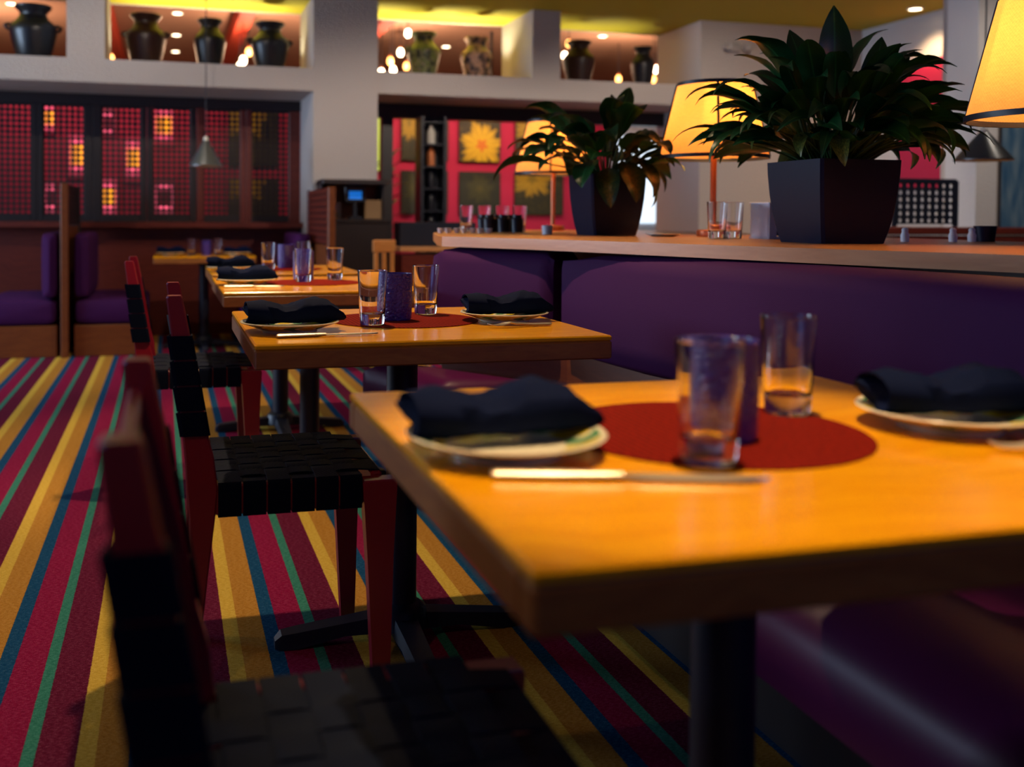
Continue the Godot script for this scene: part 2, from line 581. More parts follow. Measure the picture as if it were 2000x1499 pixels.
	for w in ["yellow", "dark"]:  # glow and pink halo are painted into the emission, no lamp behind
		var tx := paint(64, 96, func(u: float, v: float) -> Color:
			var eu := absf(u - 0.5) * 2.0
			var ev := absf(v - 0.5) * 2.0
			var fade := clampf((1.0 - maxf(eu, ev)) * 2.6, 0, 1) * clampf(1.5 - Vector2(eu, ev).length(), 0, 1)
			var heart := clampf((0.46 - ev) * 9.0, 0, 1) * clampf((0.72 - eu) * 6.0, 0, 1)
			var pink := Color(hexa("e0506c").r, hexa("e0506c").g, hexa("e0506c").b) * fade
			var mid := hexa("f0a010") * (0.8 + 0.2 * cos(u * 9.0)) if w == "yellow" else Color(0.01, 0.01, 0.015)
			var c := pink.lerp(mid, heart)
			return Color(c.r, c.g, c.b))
		var lm := mat("backlit_look_print_" + w, hexa("b51648") if w == "yellow" else hexa("7a1238"), 0.75)
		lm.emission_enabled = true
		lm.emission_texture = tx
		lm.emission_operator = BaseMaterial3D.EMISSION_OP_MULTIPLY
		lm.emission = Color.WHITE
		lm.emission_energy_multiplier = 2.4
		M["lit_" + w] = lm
	M["art_e"] = art(paint(128, 128, func(u: float, v: float) -> Color:
		var k := grain.get_noise_2d(u * 7.0 + 11.0, v * 3.0) * 0.5 + 0.5
		return hexa("2b5a86").lerp(hexa("8aa0b0"), k)))

func art(t: Texture2D) -> StandardMaterial3D:
	var m := StandardMaterial3D.new()
	m.resource_name = "printed_panel"
	m.albedo_texture = t
	m.roughness = 0.6
	m.cull_mode = BaseMaterial3D.CULL_DISABLED
	return m

# ------------------------------------------------------------------ the room
func room() -> void:
	var b := MB.new()
	var x0 := -5.0; var x1 := 9.0; var d0 := -3.0; var d1 := 9.6
	var per := 0.2935; var off := 0.225
	b.quad_uv(V(x0, 0, d0), V(x0, 0, d1), V(x1, 0, d1), V(x1, 0, d0),
		Vector2((x0 - off) / per, d0 / 0.6), Vector2((x0 - off) / per, d1 / 0.6), Vector2((x1 - off) / per, d1 / 0.6), Vector2((x1 - off) / per, d0 / 0.6))
	b.has_uv = true
	var f := struct("floor", b.done(), M.carpet, "striped carpet in yellow, gold, blue, crimson and green")
	struct("floor_slab", bx(-5.2, 9.2, -0.22, -0.004, -3.2, 9.8), M.dark_wood)
	struct("ceiling", bx(-5.2, 9.2, 2.73, 2.95, 6.2, 8.65), M.yellow_paint, "yellow painted ceiling of the dining room")
	struct("ceiling_front", bx(-5.2, 9.2, 2.73, 2.95, -3.2, 6.2), M.grey_ceiling)
	struct("wall_left", bx(-5.2, -5.0, 0, 2.73, -3.2, 9.8), M.plaster)
	struct("wall_rear", bx(-5.2, 9.2, 0, 2.73, -3.2, -3.0), M.plaster)
	struct("wall_right", bx(6.14, 6.3, 0, 2.73, 6.0, 8.65), M.pale_plaster)
	struct("wall_right_front", bx(9.0, 9.2, 0, 2.73, -3.0, 6.0), M.plaster)
	# windows that let the daylight in, outside the photograph
	var w := struct("window_1", bx(-4.99, -4.97, 0.7, 2.3, 0.0, 4.0), M.window_dim)
	w = struct("window_2", bx(0.7, 3.7, 1.3, 2.5, -2.99, -2.97), M.window_dim)
	w = struct("window_5", bx(-4.99, -4.97, 0.8, 2.4, 5.3, 7.9), M.window_dim)
	# the thick back wall: beam, piers, open niches above it
	var bw := [
		["wall_back_beam", -2.6, 4.498, 1.985, 2.162], ["wall_back_pier_1", -5.0, -2.6, 0.0, 2.73], ["wall_back_pier_2", -0.716, -0.446, 2.162, 2.73],
		["column_back", 1.11, 1.626, 0.0, 2.73], ["wall_back_pier_3", 2.939, 3.186, 2.162, 2.73], ["wall_back_pier_4", 4.498, 6.14, 0.0, 2.73],
	]
	for q in bw:
		var e := 0.003 if q[0] == "column_back" else 0.0
		struct(q[0], bx(q[1], q[2], q[3], q[4], 7.85 - e, 8.65 + e), M.plaster)
	# the dining room behind it, seen through the niches
	struct("wall_room_behind", bx(-7, 12, 0, 3.6, 19.0, 19.2), M.orange_paint)
	struct("wall_room_behind_left", bx(-7.2, -7, 0, 3.6, 8.65, 19.2), M.orange_paint)
	struct("wall_room_behind_right", bx(12, 12.2, 0, 3.6, 8.65, 19.2), M.orange_paint)
	struct("ceiling_room_behind", bx(-7.2, 12.2, 3.6, 3.75, 8.65, 19.2), M.brown_ceiling, "brown ceiling of the room behind the niches")
	struct("wall_room_behind_head", bx(-7.2, 12.2, 2.73, 3.75, 8.6, 8.65), M.plaster)
	struct("wall_room_behind_side", bx(-7.2, -5.0, 0, 3.6, 8.6, 8.65), M.plaster)
	struct("floor_room_behind", bx(-7.2, 12.2, -0.2, 0.0, 9.62, 19.2), M.dark_wood)
	for x in [-0.74, 0.92, 2.62]:
		struct("beam_room_behind", bx(x - 0.09, x + 0.09, 3.38, 3.6, 9.8, 19.0), M.rust_paint, "red ceiling beam of the room behind")
	# crimson partition behind the openings
	struct("wall_crimson", bx(-4.9, 4.45, 0.0, 2.14, 9.6, 9.7), M.crimson_paint, "crimson wall behind the back openings")
	struct("wall_lavender", bx(4.45, 9.0, 0.0, 2.14, 9.62, 9.7), M.pale_plaster)
	struct("window_3", bx(4.55, 5.12, 0.95, 1.86, 9.58, 9.61), M.window_bright, "bright window behind the small plant")
	struct("window_4", bx(1.86, 2.12, 1.45, 1.99, 9.56, 9.59), M.window_green, "small green lit window beside the column")
	# lower left window wall
	struct("wall_window_base", bx(-2.6, 1.11, 0.0, 0.92, 8.6, 8.68), M.red_wood, "dark red wood below the lattice screens")
	struct("trim_sill", bx(-2.6, 1.11, 0.90, 0.945, 8.42, 8.7), M.red_wood)
	struct("window_frame_head", bx(-2.6, 1.11, 1.90, 1.985, 8.6, 8.68), M.dark_wood)
	# dark header and posts in the right opening
	struct("beam_dark_header", bx(1.626, 4.498, 1.86, 1.985, 8.5, 8.6), M.dark_wood)
	struct("column_dark_post_1", bx(1.80, 1.90, 0.0, 1.86, 8.5, 8.6), M.dark_wood)
	# right hand pier and wall
	struct("column_right", bx(5.2, 5.37, 0.0, 2.73, 5.494, 5.77), M.pale_plaster, "pale column at the right behind the large plant")
	struct("wall_right_screen", bx(5.37, 9.0, 0.0, 2.73, 5.9, 6.0), M.plaster)

func lattice() -> void:
	# six wooden screens with round holes
	var xs := [[-1.322, -1.057], [-0.965, -0.653], [-0.516, -0.210], [-0.112, 0.186], [0.299, 0.597], [0.695, 1.010]]
	var words := ["partly cut off by the photo's edge", "second along, behind the dark bench divider", "third along, above the far table's bench", "fourth along, left of the grey pendant lamp", "fifth along, right behind the grey pendant lamp", "last one, next to the pale column"]
	for i in range(6):
		var a: float = xs[i][0]
		var c: float = xs[i][1]
		if i == 0: a = c - 0.306
		var cols := 7
		var rows := 20
		var y0 := 0.998
		var y1 := 1.886
		var o := thing("lattice_screen", "dark pierced wooden screen, " + words[i], "screen", V((a + c) / 2, 0.945, 8.64), 0.0, "pierced wooden window screens")
		var w := c - a
		var cw := w / cols
		var ch := (y1 - y0) / rows
		var b := MB.new()
		var r := minf(cw, ch) * 0.33
		for q in range(rows):
			for p in range(cols):
				cell(b, Vector3(-w / 2 + cw * (p + 0.5), y0 - 0.945 + ch * (q + 0.5), 0), cw / 2, ch / 2, r, 0.012)
		part("pierced_panel", b.done(25.0), M.dark_wood, o)
		var lw: float = (xs[i][0] - xs[i - 1][1]) / 2 if i > 0 else 0.045
		var rw: float = (xs[i + 1][0] - xs[i][1]) / 2 if i < 5 else 0.095
		part("stile", cube(Vector3(-w / 2 - lw / 2, 0.4775, 0), Vector3(lw - 0.002, 0.955, 0.05), 0.004), M.dark_wood if i < 4 else M.red_wood, o)
		part("stile", cube(Vector3(w / 2 + rw / 2, 0.4775, 0), Vector3(rw - 0.002, 0.955, 0.05), 0.004), M.dark_wood if i < 4 else M.red_wood, o)
		part("rail", cube(Vector3(0, (y0 - 0.945) / 2, 0), Vector3(w, y0 - 0.945, 0.05), 0.003), M.dark_wood, o)
		part("rail", cube(Vector3(0, (0.955 + y1 - 0.945) / 2, 0), Vector3(w, 0.955 - (y1 - 0.945), 0.05), 0.002), M.dark_wood, o)

func cell(b: MB, c: Vector3, hw: float, hh: float, r: float, th: float) -> void:
	# one square of board with a round hole through it
	var seg := 12
	for z in [th / 2, -th / 2]:
		for i in range(seg):
			var t0 := TAU * i / seg; var t1 := TAU * (i + 1) / seg
			var o0 := sq(t0, hw, hh); var o1 := sq(t1, hw, hh)
			var p0 := c + Vector3(cos(t0) * r, sin(t0) * r, z); var p1 := c + Vector3(cos(t1) * r, sin(t1) * r, z)
			var q0 := c + Vector3(o0.x, o0.y, z); var q1 := c + Vector3(o1.x, o1.y, z)
			if z > 0: b.quad(p0, p1, q1, q0)
			else: b.quad(p0, q0, q1, p1)
	for i in range(seg):
		var t0 := TAU * i / seg; var t1 := TAU * (i + 1) / seg
		var e0 := Vector3(cos(t0) * r, sin(t0) * r, th / 2); var e1 := Vector3(cos(t1) * r, sin(t1) * r, th / 2)
		b.quad(c + e0, c + e0 - Vector3(0, 0, th), c + e1 - Vector3(0, 0, th), c + e1)

func sq(t: float, hw: float, hh: float) -> Vector2:
	var d := Vector2(cos(t), sin(t))
	var k := minf(hw / maxf(absf(d.x), 1e-6), hh / maxf(absf(d.y), 1e-6))
	# corners are snapped so that neighbouring cells close up
	var q := d * k
	if absf(absf(q.x) - hw) < 1e-5 and absf(q.y) > hh * 0.55: q.y = hh * signf(q.y)
	elif absf(absf(q.y) - hh) < 1e-5 and absf(q.x) > hw * 0.55: q.x = hw * signf(q.x)
	return q

# ------------------------------------------------------------------ tables and what lies on them
func make_table(label: String, w: float, dp: float, h: float, at: Vector3) -> Node3D:
	var o := thing("dining_table", label, "table", at, 0.0, "square wooden dining tables")
	var th := 0.05
	part("tabletop", cube(Vector3(0, h - 0.006, 0), Vector3(w, 0.012, dp), 0.003), M.table_wood, o)
	var ew := 0.03
	for s in [-1, 1]:
		part("edge_band", cube(Vector3(0, h - 0.006 - th / 2, s * (dp / 2 - ew / 2)), Vector3(w, th - 0.012, ew), 0.003), M.shaded_edge_wood, o)
		part("edge_band", cube(Vector3(s * (w / 2 - ew / 2), h - 0.006 - th / 2, 0), Vector3(ew, th - 0.012, dp - ew * 2 - 0.001), 0.003), M.shaded_edge_wood, o)
	part("core_board", cube(Vector3(0, h - 0.03, 0), Vector3(w - ew * 2 - 0.002, 0.03, dp - ew * 2 - 0.002)), M.brown_wood, o)
	part("support_plate", cube(Vector3(0, h - 0.052, 0), Vector3(0.34, 0.012, 0.34), 0.003), M.black_metal, o)
	part("post", lathe([Vector2(0, 0.05), Vector2(0.037, 0.05), Vector2(0.037, h - 0.058), Vector2(0, h - 0.058)], 20), M.black_metal, o)
	part("hub", lathe([Vector2(0, 0.03), Vector2(0.07, 0.03), Vector2(0.06, 0.07), Vector2(0.04, 0.085), Vector2(0, 0.085)], 20), M.black_metal, o)
	for k in range(4):
		var b := MB.new()
		var dir := Vector3(cos(k * PI / 2), 0, sin(k * PI / 2))
		var side := Vector3(-dir.z, 0, dir.x)
		var rings := []
		for q in [[0.03, 0.034, 0.062, 0.034], [0.14, 0.03, 0.05, 0.03], [0.25, 0.026, 0.038, 0.028], [0.285, 0.008, 0.034, 0.024], [0.30, 0.004, 0.02, 0.016]]:
			rings.append(PackedVector3Array([dir * q[0] - side * q[3] + Vector3(0, 0.002 if q[0] > 0.2 else 0.022, 0), dir * q[0] + side * q[3] + Vector3(0, 0.002 if q[0] > 0.2 else 0.022, 0), dir * q[0] + side * q[3] * 0.8 + Vector3(0, q[2], 0), dir * q[0] - side * q[3] * 0.8 + Vector3(0, q[2], 0)]))
		b.loft(rings)
		part("foot", b.done(30.0), M.black_metal, o)
	return o

var glass_mesh: ArrayMesh
var cup_mesh: ArrayMesh
var wax_mesh: ArrayMesh
var mat_mesh: ArrayMesh
var plate_mesh: ArrayMesh
var napkin_mesh: ArrayMesh
var fold_mesh: ArrayMesh

func tableware() -> void:
	# straight tumbler with a heavy base: outside up, inside down
	glass_mesh = lathe([Vector2(0, 0), Vector2(0.026, 0), Vector2(0.0285, 0.003), Vector2(0.0295, 0.02), Vector2(0.0318, 0.07), Vector2(0.0345, 0.122), Vector2(0.0342, 0.1245), Vector2(0.0335, 0.1245), Vector2(0.033, 0.122), Vector2(0.0298, 0.07), Vector2(0.0272, 0.03), Vector2(0.024, 0.0245), Vector2(0, 0.0235)], 32)
	cup_mesh = lathe([Vector2(0, 0), Vector2(0.037, 0), Vector2(0.0395, 0.004), Vector2(0.041, 0.05), Vector2(0.0405, 0.108), Vector2(0.0395, 0.112), Vector2(0.038, 0.112), Vector2(0.037, 0.108), Vector2(0.037, 0.012), Vector2(0, 0.012)], 32)
	wax_mesh = lathe([Vector2(0, 0.0125), Vector2(0.019, 0.0125), Vector2(0.019, 0.028), Vector2(0.016, 0.03), Vector2(0.002, 0.029), Vector2(0.0015, 0.038), Vector2(0, 0.038)], 16)
	mat_mesh = lathe([Vector2(0, 0), Vector2(0.178, 0), Vector2(0.1795, 0.0012), Vector2(0.178, 0.0024), Vector2(0, 0.0024)], 72)
	# plate: foot, underside, rim, well; with uv for the painted border
	var b := MB.new()
	b.lathe([Vector2(0, 0.003), Vector2(0.052, 0.003), Vector2(0.054, 0.0), Vector2(0.058, 0.0), Vector2(0.06, 0.005), Vector2(0.085, 0.014), Vector2(0.105, 0.021), Vector2(0.1065, 0.0225), Vector2(0.105, 0.024), Vector2(0.086, 0.0185), Vector2(0.066, 0.0095), Vector2(0.05, 0.008), Vector2(0, 0.008)], Vector3.ZERO, 48)
	b.has_uv = true
	for i in range(b.p.size()):
		b.uv[i] = Vector2(0.5 + b.p[i].x / 0.214, 0.5 + b.p[i].z / 0.214)
	plate_mesh = b.done(40.0)
	# napkin folded into a thick bow: a loft along x
	var rings := []
	var nz := noise(31, 1.0, 2)
	var n := 26
	for i in range(n + 1):
		var t := float(i) / n
		var x := (t - 0.5) * 0.196
		var e := pow(absf(t - 0.5) * 2.0, 6.0)
		var top := 0.049 - 0.019 * exp(-pow((t - 0.42) / 0.16, 2.0)) - 0.016 * e + 0.006 * sin(t * 3.0)
		var wz := 0.043 + 0.008 * absf(t - 0.45) - 0.010 * e
		var r := PackedVector3Array()
		for k in range(20):
			var a := TAU * k / 20
			var cy := sin(a)
			var cx := cos(a)
			var y := top * 0.5 + top * 0.5 * signf(cy) * pow(absf(cy), 0.7)
			var z := wz * signf(cx) * pow(absf(cx), 0.75)
			var f := nz.get_noise_3d(x * 30.0, y * 45.0, z * 30.0) * 0.004
			r.append(Vector3(x + (0.012 * sin(a * 2.0 + t * 2.0)) * e, maxf(0.0, y + f + (0.003 * sin(z * 160.0) if y > top * 0.6 else 0.0)), z * (1.0 + f * 12.0)))
		rings.append(r)
	b = MB.new()
	b.loft(rings)
	napkin_mesh = b.done(60.0)
	# the loose flap that wraps the napkin's left end
	b = MB.new()
	rings = []
	for i in range(9):
		var a := -0.5 + i * 0.46
		rings.append(PackedVector3Array([Vector3(-0.102, 0.024 + 0.021 * sin(a), 0.038 * cos(a)), Vector3(-0.058 - 0.012 * sin(a), 0.0235 + 0.0245 * sin(a), 0.049 * cos(a)), Vector3(-0.056 - 0.012 * sin(a), 0.0235 + 0.0275 * sin(a), 0.052 * cos(a)), Vector3(-0.104, 0.024 + 0.024 * sin(a), 0.041 * cos(a))]))
	b.loft(rings)
	fold_mesh = b.done(50.0)

func plate(label: String, at: Vector3, turn: float) -> void:
	solo("dinner_plate", plate_mesh, M.plate_glaze, label, "plate", at, turn, "glazed plates on the tables")

func napkin(label: String, at: Vector3, turn: float, s := 1.0) -> void:
	var o := thing("folded_napkin", label, "napkin", at, turn, "navy napkins on the plates")
	var a := part("folded_cloth", napkin_mesh, M.navy_cloth, o)
	var c := part("loose_flap", fold_mesh, M.navy_cloth, o)
	if s != 1.0:
		a.scale = Vector3.ONE * s
		c.scale = Vector3.ONE * s

func tumbler(label: String, at: Vector3, group := "clear tumblers on the tables") -> void:
	solo("glass_tumbler", glass_mesh, M.clear_glass, label, "glass", at, 0.0, group)

func candle_cup(label: String, at: Vector3) -> void:
	var o := thing("candle_holder", label, "candle holder", at, 0.0, "purple candle holders")
	part("glass_cup", cup_mesh, M.purple_mosaic, o)
	part("tealight", wax_mesh, M.wax, o)

func knife(label: String, a: Vector3, b: Vector3) -> void:
	var d := b - a
	var o := thing("table_knife", label, "knife", a, atan2(-d.z, d.x), "steel cutlery on the tables")
	var l := d.length()
	var m := MB.new()
	var rings := []
	for q in [[0.0, 0.006, 0.004], [0.004, 0.009, 0.0065], [0.05, 0.0085, 0.006], [0.10, 0.0065, 0.0055], [0.112, 0.005, 0.005]]:
		var r := PackedVector3Array()
		for k in range(10):
			r.append(Vector3(q[0] * l / 0.235, 0.0045 + q[2] * 0.65 * sin(TAU * k / 10), q[1] * cos(TAU * k / 10)))
		rings.append(r)
	m.loft(rings)
	part("handle", m.done(50.0), M.steel, o)
	m = MB.new()
	rings = []
	for q in [[0.1121, 0.005, -0.005], [0.13, 0.0085, -0.0085], [0.18, 0.0095, -0.0085], [0.215, 0.0085, -0.007], [0.23, 0.004, -0.003], [0.235, 0.0005, -0.0005]]:
		rings.append(PackedVector3Array([Vector3(q[0] * l / 0.235, 0.003, q[2]), Vector3(q[0] * l / 0.235, 0.0055, q[2] * 0.6), Vector3(q[0] * l / 0.235, 0.0055, q[1] * 0.8), Vector3(q[0] * l / 0.235, 0.003, q[1])]))
	m.loft(rings)
	part("blade", m.done(40.0), M.steel, o)

func fork(label: String, a: Vector3, b: Vector3) -> void:
	# a: end of the handle, b: tips of the tines
	var d := b - a
	var o := thing("table_fork", label, "fork", a, atan2(-d.z, d.x), "steel cutlery on the tables")
	var l := d.length() / 0.2
	var m := MB.new()
	var rings := []
	for q in [[0.0, 0.004, 0.002, 0.004], [0.01, 0.009, 0.003, 0.004], [0.06, 0.006, 0.003, 0.0045], [0.115, 0.0035, 0.0025, 0.008], [0.135, 0.006, 0.002, 0.011], [0.15, 0.0125, 0.002, 0.0095]]:
		var r := PackedVector3Array()
		for k in range(8):
			r.append(Vector3(q[0] * l, q[3] + q[2] * sin(TAU * k / 8), q[1] * cos(TAU * k / 8)))
		rings.append(r)
	m.loft(rings)
	part("handle", m.done(50.0), M.steel, o)
	for t in range(4):
		m = MB.new()
		var z := (t - 1.5) * 0.0065
		m.tube([Vector3(0.149 * l, 0.0095, z), Vector3(0.165 * l, 0.0065, z), Vector3(0.185 * l, 0.006, z), Vector3(0.2 * l, 0.0095, z * 0.95)], [0.0016, 0.0016, 0.0014, 0.0007], 6)
		part("tine", m.done(50.0), M.steel, o)

func tables() -> void:
	tableware()
	var T := [[0.626, 1.025, 0.752, 0.735, 0.75], [0.540, 2.305, 0.752, 0.71, 0.75], [0.516, 3.72, 0.68, 0.82, 0.75], [0.515, 4.70, 0.66, 0.76, 0.75], [0.27, 7.76, 0.73, 0.62, 0.70]]
	var L := ["square wooden table nearest the camera, bright orange top with thick brown edges", "square wooden table in sharp focus, second in the row from the camera", "square wooden table third in the row, its front edge behind the sharp table", "square wooden table fourth in the row, just behind the third table", "small wooden table in the far dark booth under the lattice screens"]
	for i in range(5):
		make_table(L[i], T[i][2], T[i][3], T[i][4], V(T[i][0], 0, T[i][1]))
	var h := 0.7501
	var near := "the table nearest the camera"
	var mid := "the table in sharp focus"
	for q in [[0.615, 1.04, "round red woven placemat under the glasses of " + near], [0.553, 2.345, "round red woven placemat on " + mid], [0.53, 3.74, "round red woven placemat on the third table of the row"], [0.53, 4.72, "round red woven placemat on the fourth table of the row"]]:
		solo("placemat", mat_mesh, M.placemat_weave, q[2], "placemat", V(q[0], h, q[1]), 0.0, "round red placemats")
	# plates and their napkins
	for q in [[0.348, 1.0, 0.4, "cream, yellow and green plate under the blurred napkin on " + near], [0.915, 1.0, 1.1, "plate cut off by the photo's edge on " + near], [0.257, 2.165, 0.9, "plate at the aisle side of " + mid], [0.785, 2.275, 2.0, "plate at the bench side of " + mid], [0.277, 3.66, 0.2, "plate at the aisle corner of the third table of the row"], [0.275, 4.56, 1.3, "plate at the aisle corner of the fourth table of the row"]]:
		plate(q[3], V(q[0], h, q[1]), q[2])
	for q in [[0.35, 1.03, 0.06, "large blurred navy napkin folded like a bow on the nearest plate"], [0.93, 1.015, -0.15, "dark navy napkin on the bench side plate of " + near], [0.268, 2.19, 0.05, "navy napkin with bright blue fold, aisle side of " + mid], [0.797, 2.295, -0.05, "navy napkin on the bench side plate of " + mid], [0.28, 3.68, 0.0, "slate blue napkin on the third table of the row"], [0.277, 4.58, 0.0, "navy napkin on the fourth table of the row"]]:
		napkin(q[3], V(q[0], h + 0.0165, q[1]), q[2])
	# glasses and candle holders stand on the mats
	var g := 0.7526
	for q in [[0.533, 0.905, "empty clear tumbler in front of the candle holder on " + near], [0.765, 1.109, "clear tumbler behind the candle holder on " + near], [0.455, 2.246, "clear tumbler left of the purple candle holder on " + mid], [0.637, 2.461, "clear tumbler right of the purple candle holder on " + mid], [0.497, 3.77, "clear tumbler in front of the purple holder on the third table of the row"], [0.632, 3.86, "clear tumbler to the right of the holder on the third table of the row"], [0.455, 4.683, "clear tumbler left of the purple holder on the fourth table of the row"], [0.64, 4.84, "clear tumbler right of the purple holder on the fourth table of the row"]]:
		tumbler(q[2], V(q[0], g, q[1]))
	for q in [[0.604, 1.0, "dark purple candle holder behind a tumbler on " + near], [0.53, 2.34, "purple mosaic candle holder in sharp focus between two tumblers"], [0.515, 3.9, "purple candle holder behind the tumbler on the third table of the row"], [0.551, 4.80, "glowing purple candle holder on the fourth table of the row"]]:
		candle_cup(q[2], V(q[0], g, q[1]))
	var k := 0.7503
	knife("blurred steel knife lying along the front of " + near, V(0.30, k, 0.905), V(0.552, k, 0.825))
	fork("dark steel fork at the bench side of " + near, V(0.99, k, 0.80), V(0.862, k, 0.885))
	knife("thin steel knife in front of the aisle side plate of " + mid, V(0.216, k, 2.048), V(0.43, k, 2.06))
	fork("steel fork by the bench side plate of " + mid, V(0.86, k, 2.16), V(0.70, k, 2.13))
	knife("steel knife on the third table of the row, glinting in front of the plate", V(0.19, k, 3.53), V(0.40, k, 3.53))
	# the far booth's table
	var f := 0.7001
	for q in [[0.025, 7.72, "plate at the left end of the far booth table"], [0.515, 7.72, "plate at the right end of the far booth table"]]:
		plate(q[2], V(q[0], f, q[1]), 0.5)
	napkin("dark napkin at the left end of the far booth table", V(0.03, f + 0.0165, 7.73), 0.0)
	napkin("dark napkin at the right end of the far booth table", V(0.52, f + 0.0165, 7.73), 0.0)
	tumbler("tumbler left of the dark holder on the far booth table", V(0.175, f, 7.7))
	tumbler("tumbler right of the dark holder on the far booth table", V(0.372, f, 7.7))
	candle_cup("dark candle holder in the middle of the far booth table", V(0.29, f, 7.75))

# ------------------------------------------------------------------ chairs
func make_chair(label: String, at: Vector3) -> Node3D:
	# faces +x; near side at z = 0, far side at z = -W
	var o := thing("woven_chair", label, "chair", at, 0.0, "red chairs with black woven straps")
	var W := 0.40
	var prof := [[0.0, 0.022, 0.05], [0.15, 0.034, 0.064], [0.30, 0.045, 0.080], [0.40, 0.042, 0.092], [0.46, 0.037, 0.097], [0.52, 0.034, 0.09], [0.565, 0.030, 0.078], [0.667, 0.018, 0.061], [0.77, 0.007, 0.043], [0.838, -0.002, 0.029], [0.843, 0.001, 0.026]]
	var pt := 0.03
	for z in [0.0, -W]:
		var rings := []
		for q in prof:
			var k := 0.003
			var z0: float = z + (0.0 if z == 0.0 else 0.0)
			var za := z0 - pt / 2
			var zb := z0 + pt / 2
			rings.append(PackedVector3Array([Vector3(q[1] + k, q[0], za), Vector3(q[2] - k, q[0], za), Vector3(q[2], q[0], za + k), Vector3(q[2], q[0], zb - k), Vector3(q[2] - k, q[0], zb), Vector3(q[1] + k, q[0], zb), Vector3(q[1], q[0], zb - k), Vector3(q[1], q[0], za + k)]))
		var b := MB.new()
		b.loft(rings)
		part("rear_post", b.done(35.0), M.chair_red, o)
		# front leg, tapering to the floor
		b = MB.new()
		rings = []
		for q in [[0.0, 0.414, 0.446, 0.015], [0.30, 0.398, 0.453, 0.018], [0.452, 0.388, 0.460, 0.02], [0.458, 0.391, 0.457, 0.018]]:
			rings.append(PackedVector3Array([Vector3(q[1], q[0], z - q[3]), Vector3(q[2], q[0], z - q[3]), Vector3(q[2], q[0], z + q[3]), Vector3(q[1], q[0], z + q[3])]))
		b.loft(rings)
		part("front_leg", b.done(30.0), M.chair_red, o)
	var rail := [[Vector3(0.24, 0.435, -0.0), Vector3(0.30, 0.06, 0.022)], [Vector3(0.24, 0.435, -W), Vector3(0.30, 0.06, 0.022)], [Vector3(0.424, 0.435, -W / 2), Vector3(0.024, 0.06, W - 0.04)], [Vector3(0.068, 0.435, -W / 2), Vector3(0.024, 0.06, W - 0.032)], [Vector3(0.05, 0.60, -W / 2), Vector3(0.016, 0.03, W - 0.03)], [Vector3(0.012, 0.80, -W / 2), Vector3(0.014, 0.03, W - 0.03)]]
	for q in rail:
		part("rail", cube(q[0], q[1], 0.004), M.chair_red, o)
	# seat straps running away from the camera, wrapped over both side rails
	var n := 6
	var wd := 0.0455
	var xs := []
	for i in range(n): xs.append(0.096 + 0.0245 + i * 0.0488)
	var zs := []
	for i in range(7): zs.append(-0.026 - 0.0292 - i * 0.0485)
	for i in range(n):
		var path := [Vector3(xs[i], 0.403, -0.004), Vector3(xs[i], 0.402, 0.0128), Vector3(xs[i], 0.46, 0.0133), Vector3(xs[i], 0.4685, 0.010)]
		for j in range(7):
			var up := 0.0024 if (i + j) % 2 == 0 else -0.0024
			path.append(Vector3(xs[i], 0.4685 + up, zs[j] + 0.014))
			path.append(Vector3(xs[i], 0.4685 + up, zs[j] - 0.014))
		path += [Vector3(xs[i], 0.4685, -W - 0.010), Vector3(xs[i], 0.46, -W - 0.0133), Vector3(xs[i], 0.402, -W - 0.0128), Vector3(xs[i], 0.403, -W + 0.004)]
		var b := MB.new()
		b.strap(path, Vector3.RIGHT, wd, 0.003)
		part("seat_strap", b.done(30.0), M.webbing, o)
	for j in range(7):
		var path := [Vector3(0.062, 0.42, zs[j]), Vector3(0.054, 0.44, zs[j]), Vector3(0.058, 0.466, zs[j])]
		for i in range(n):
			var up := -0.0024 if (i + j) % 2 == 0 else 0.0024
			path.append(Vector3(xs[i] - 0.014, 0.4685 + up, zs[j]))
			path.append(Vector3(xs[i] + 0.014, 0.4685 + up, zs[j]))
		path += [Vector3(0.432, 0.466, zs[j]), Vector3(0.4375, 0.455, zs[j]), Vector3(0.4375, 0.41, zs[j]), Vector3(0.428, 0.403, zs[j])]
		var b := MB.new()
		b.strap(path, Vector3.FORWARD, 0.0455, 0.003)
		part("seat_strap", b.done(30.0), M.webbing, o)
	# back straps: across the posts, wrapped round them, bowed backwards
	var ys := []
	for i in range(4): ys.append(0.59 + i * 0.0505)
	var bow := func(z: float) -> float:
		var t := clampf(-z / W, 0.0, 1.0)
		return 0.018 * sin(clampf(t * 6.0, 0, 1) * PI / 2) * sin(clampf((1.0 - t) * 6.0, 0, 1) * PI / 2)
	for i in range(4):
		var y: float = ys[i]
		var xb: float = lerpf(0.028, 0.005, (y - 0.57) / 0.2)
		var xf: float = lerpf(0.078, 0.043, (y - 0.57) / 0.2)
		var s := 0.0185
		var tilt := Vector3(-0.17, 1, 0)
		var path := [Vector3(xf + 0.003, y, -0.012), Vector3(xf + 0.003, y, s - 0.003), Vector3(xf - 0.002, y, s), Vector3(xb + 0.002, y, s), Vector3(xb - 0.004, y, s - 0.003)]
		for j in range(15):
			var z := -0.02 - (W - 0.04) * j / 14.0
			var up := 0.0022 if (i + j / 2) % 2 == 0 else -0.0022
			path.append(Vector3(xb - 0.004 + bow.call(z) + up, y, z))
		path += [Vector3(xb - 0.004, y, -W - s + 0.003), Vector3(xb + 0.002, y, -W - s), Vector3(xf - 0.002, y, -W - s), Vector3(xf + 0.003, y, -W - s + 0.003), Vector3(xf + 0.003, y, -W + 0.012)]
		var b := MB.new()
		b.strap(path, tilt, 0.0475, 0.003)
		part("back_strap", b.done(30.0), M.webbing, o)
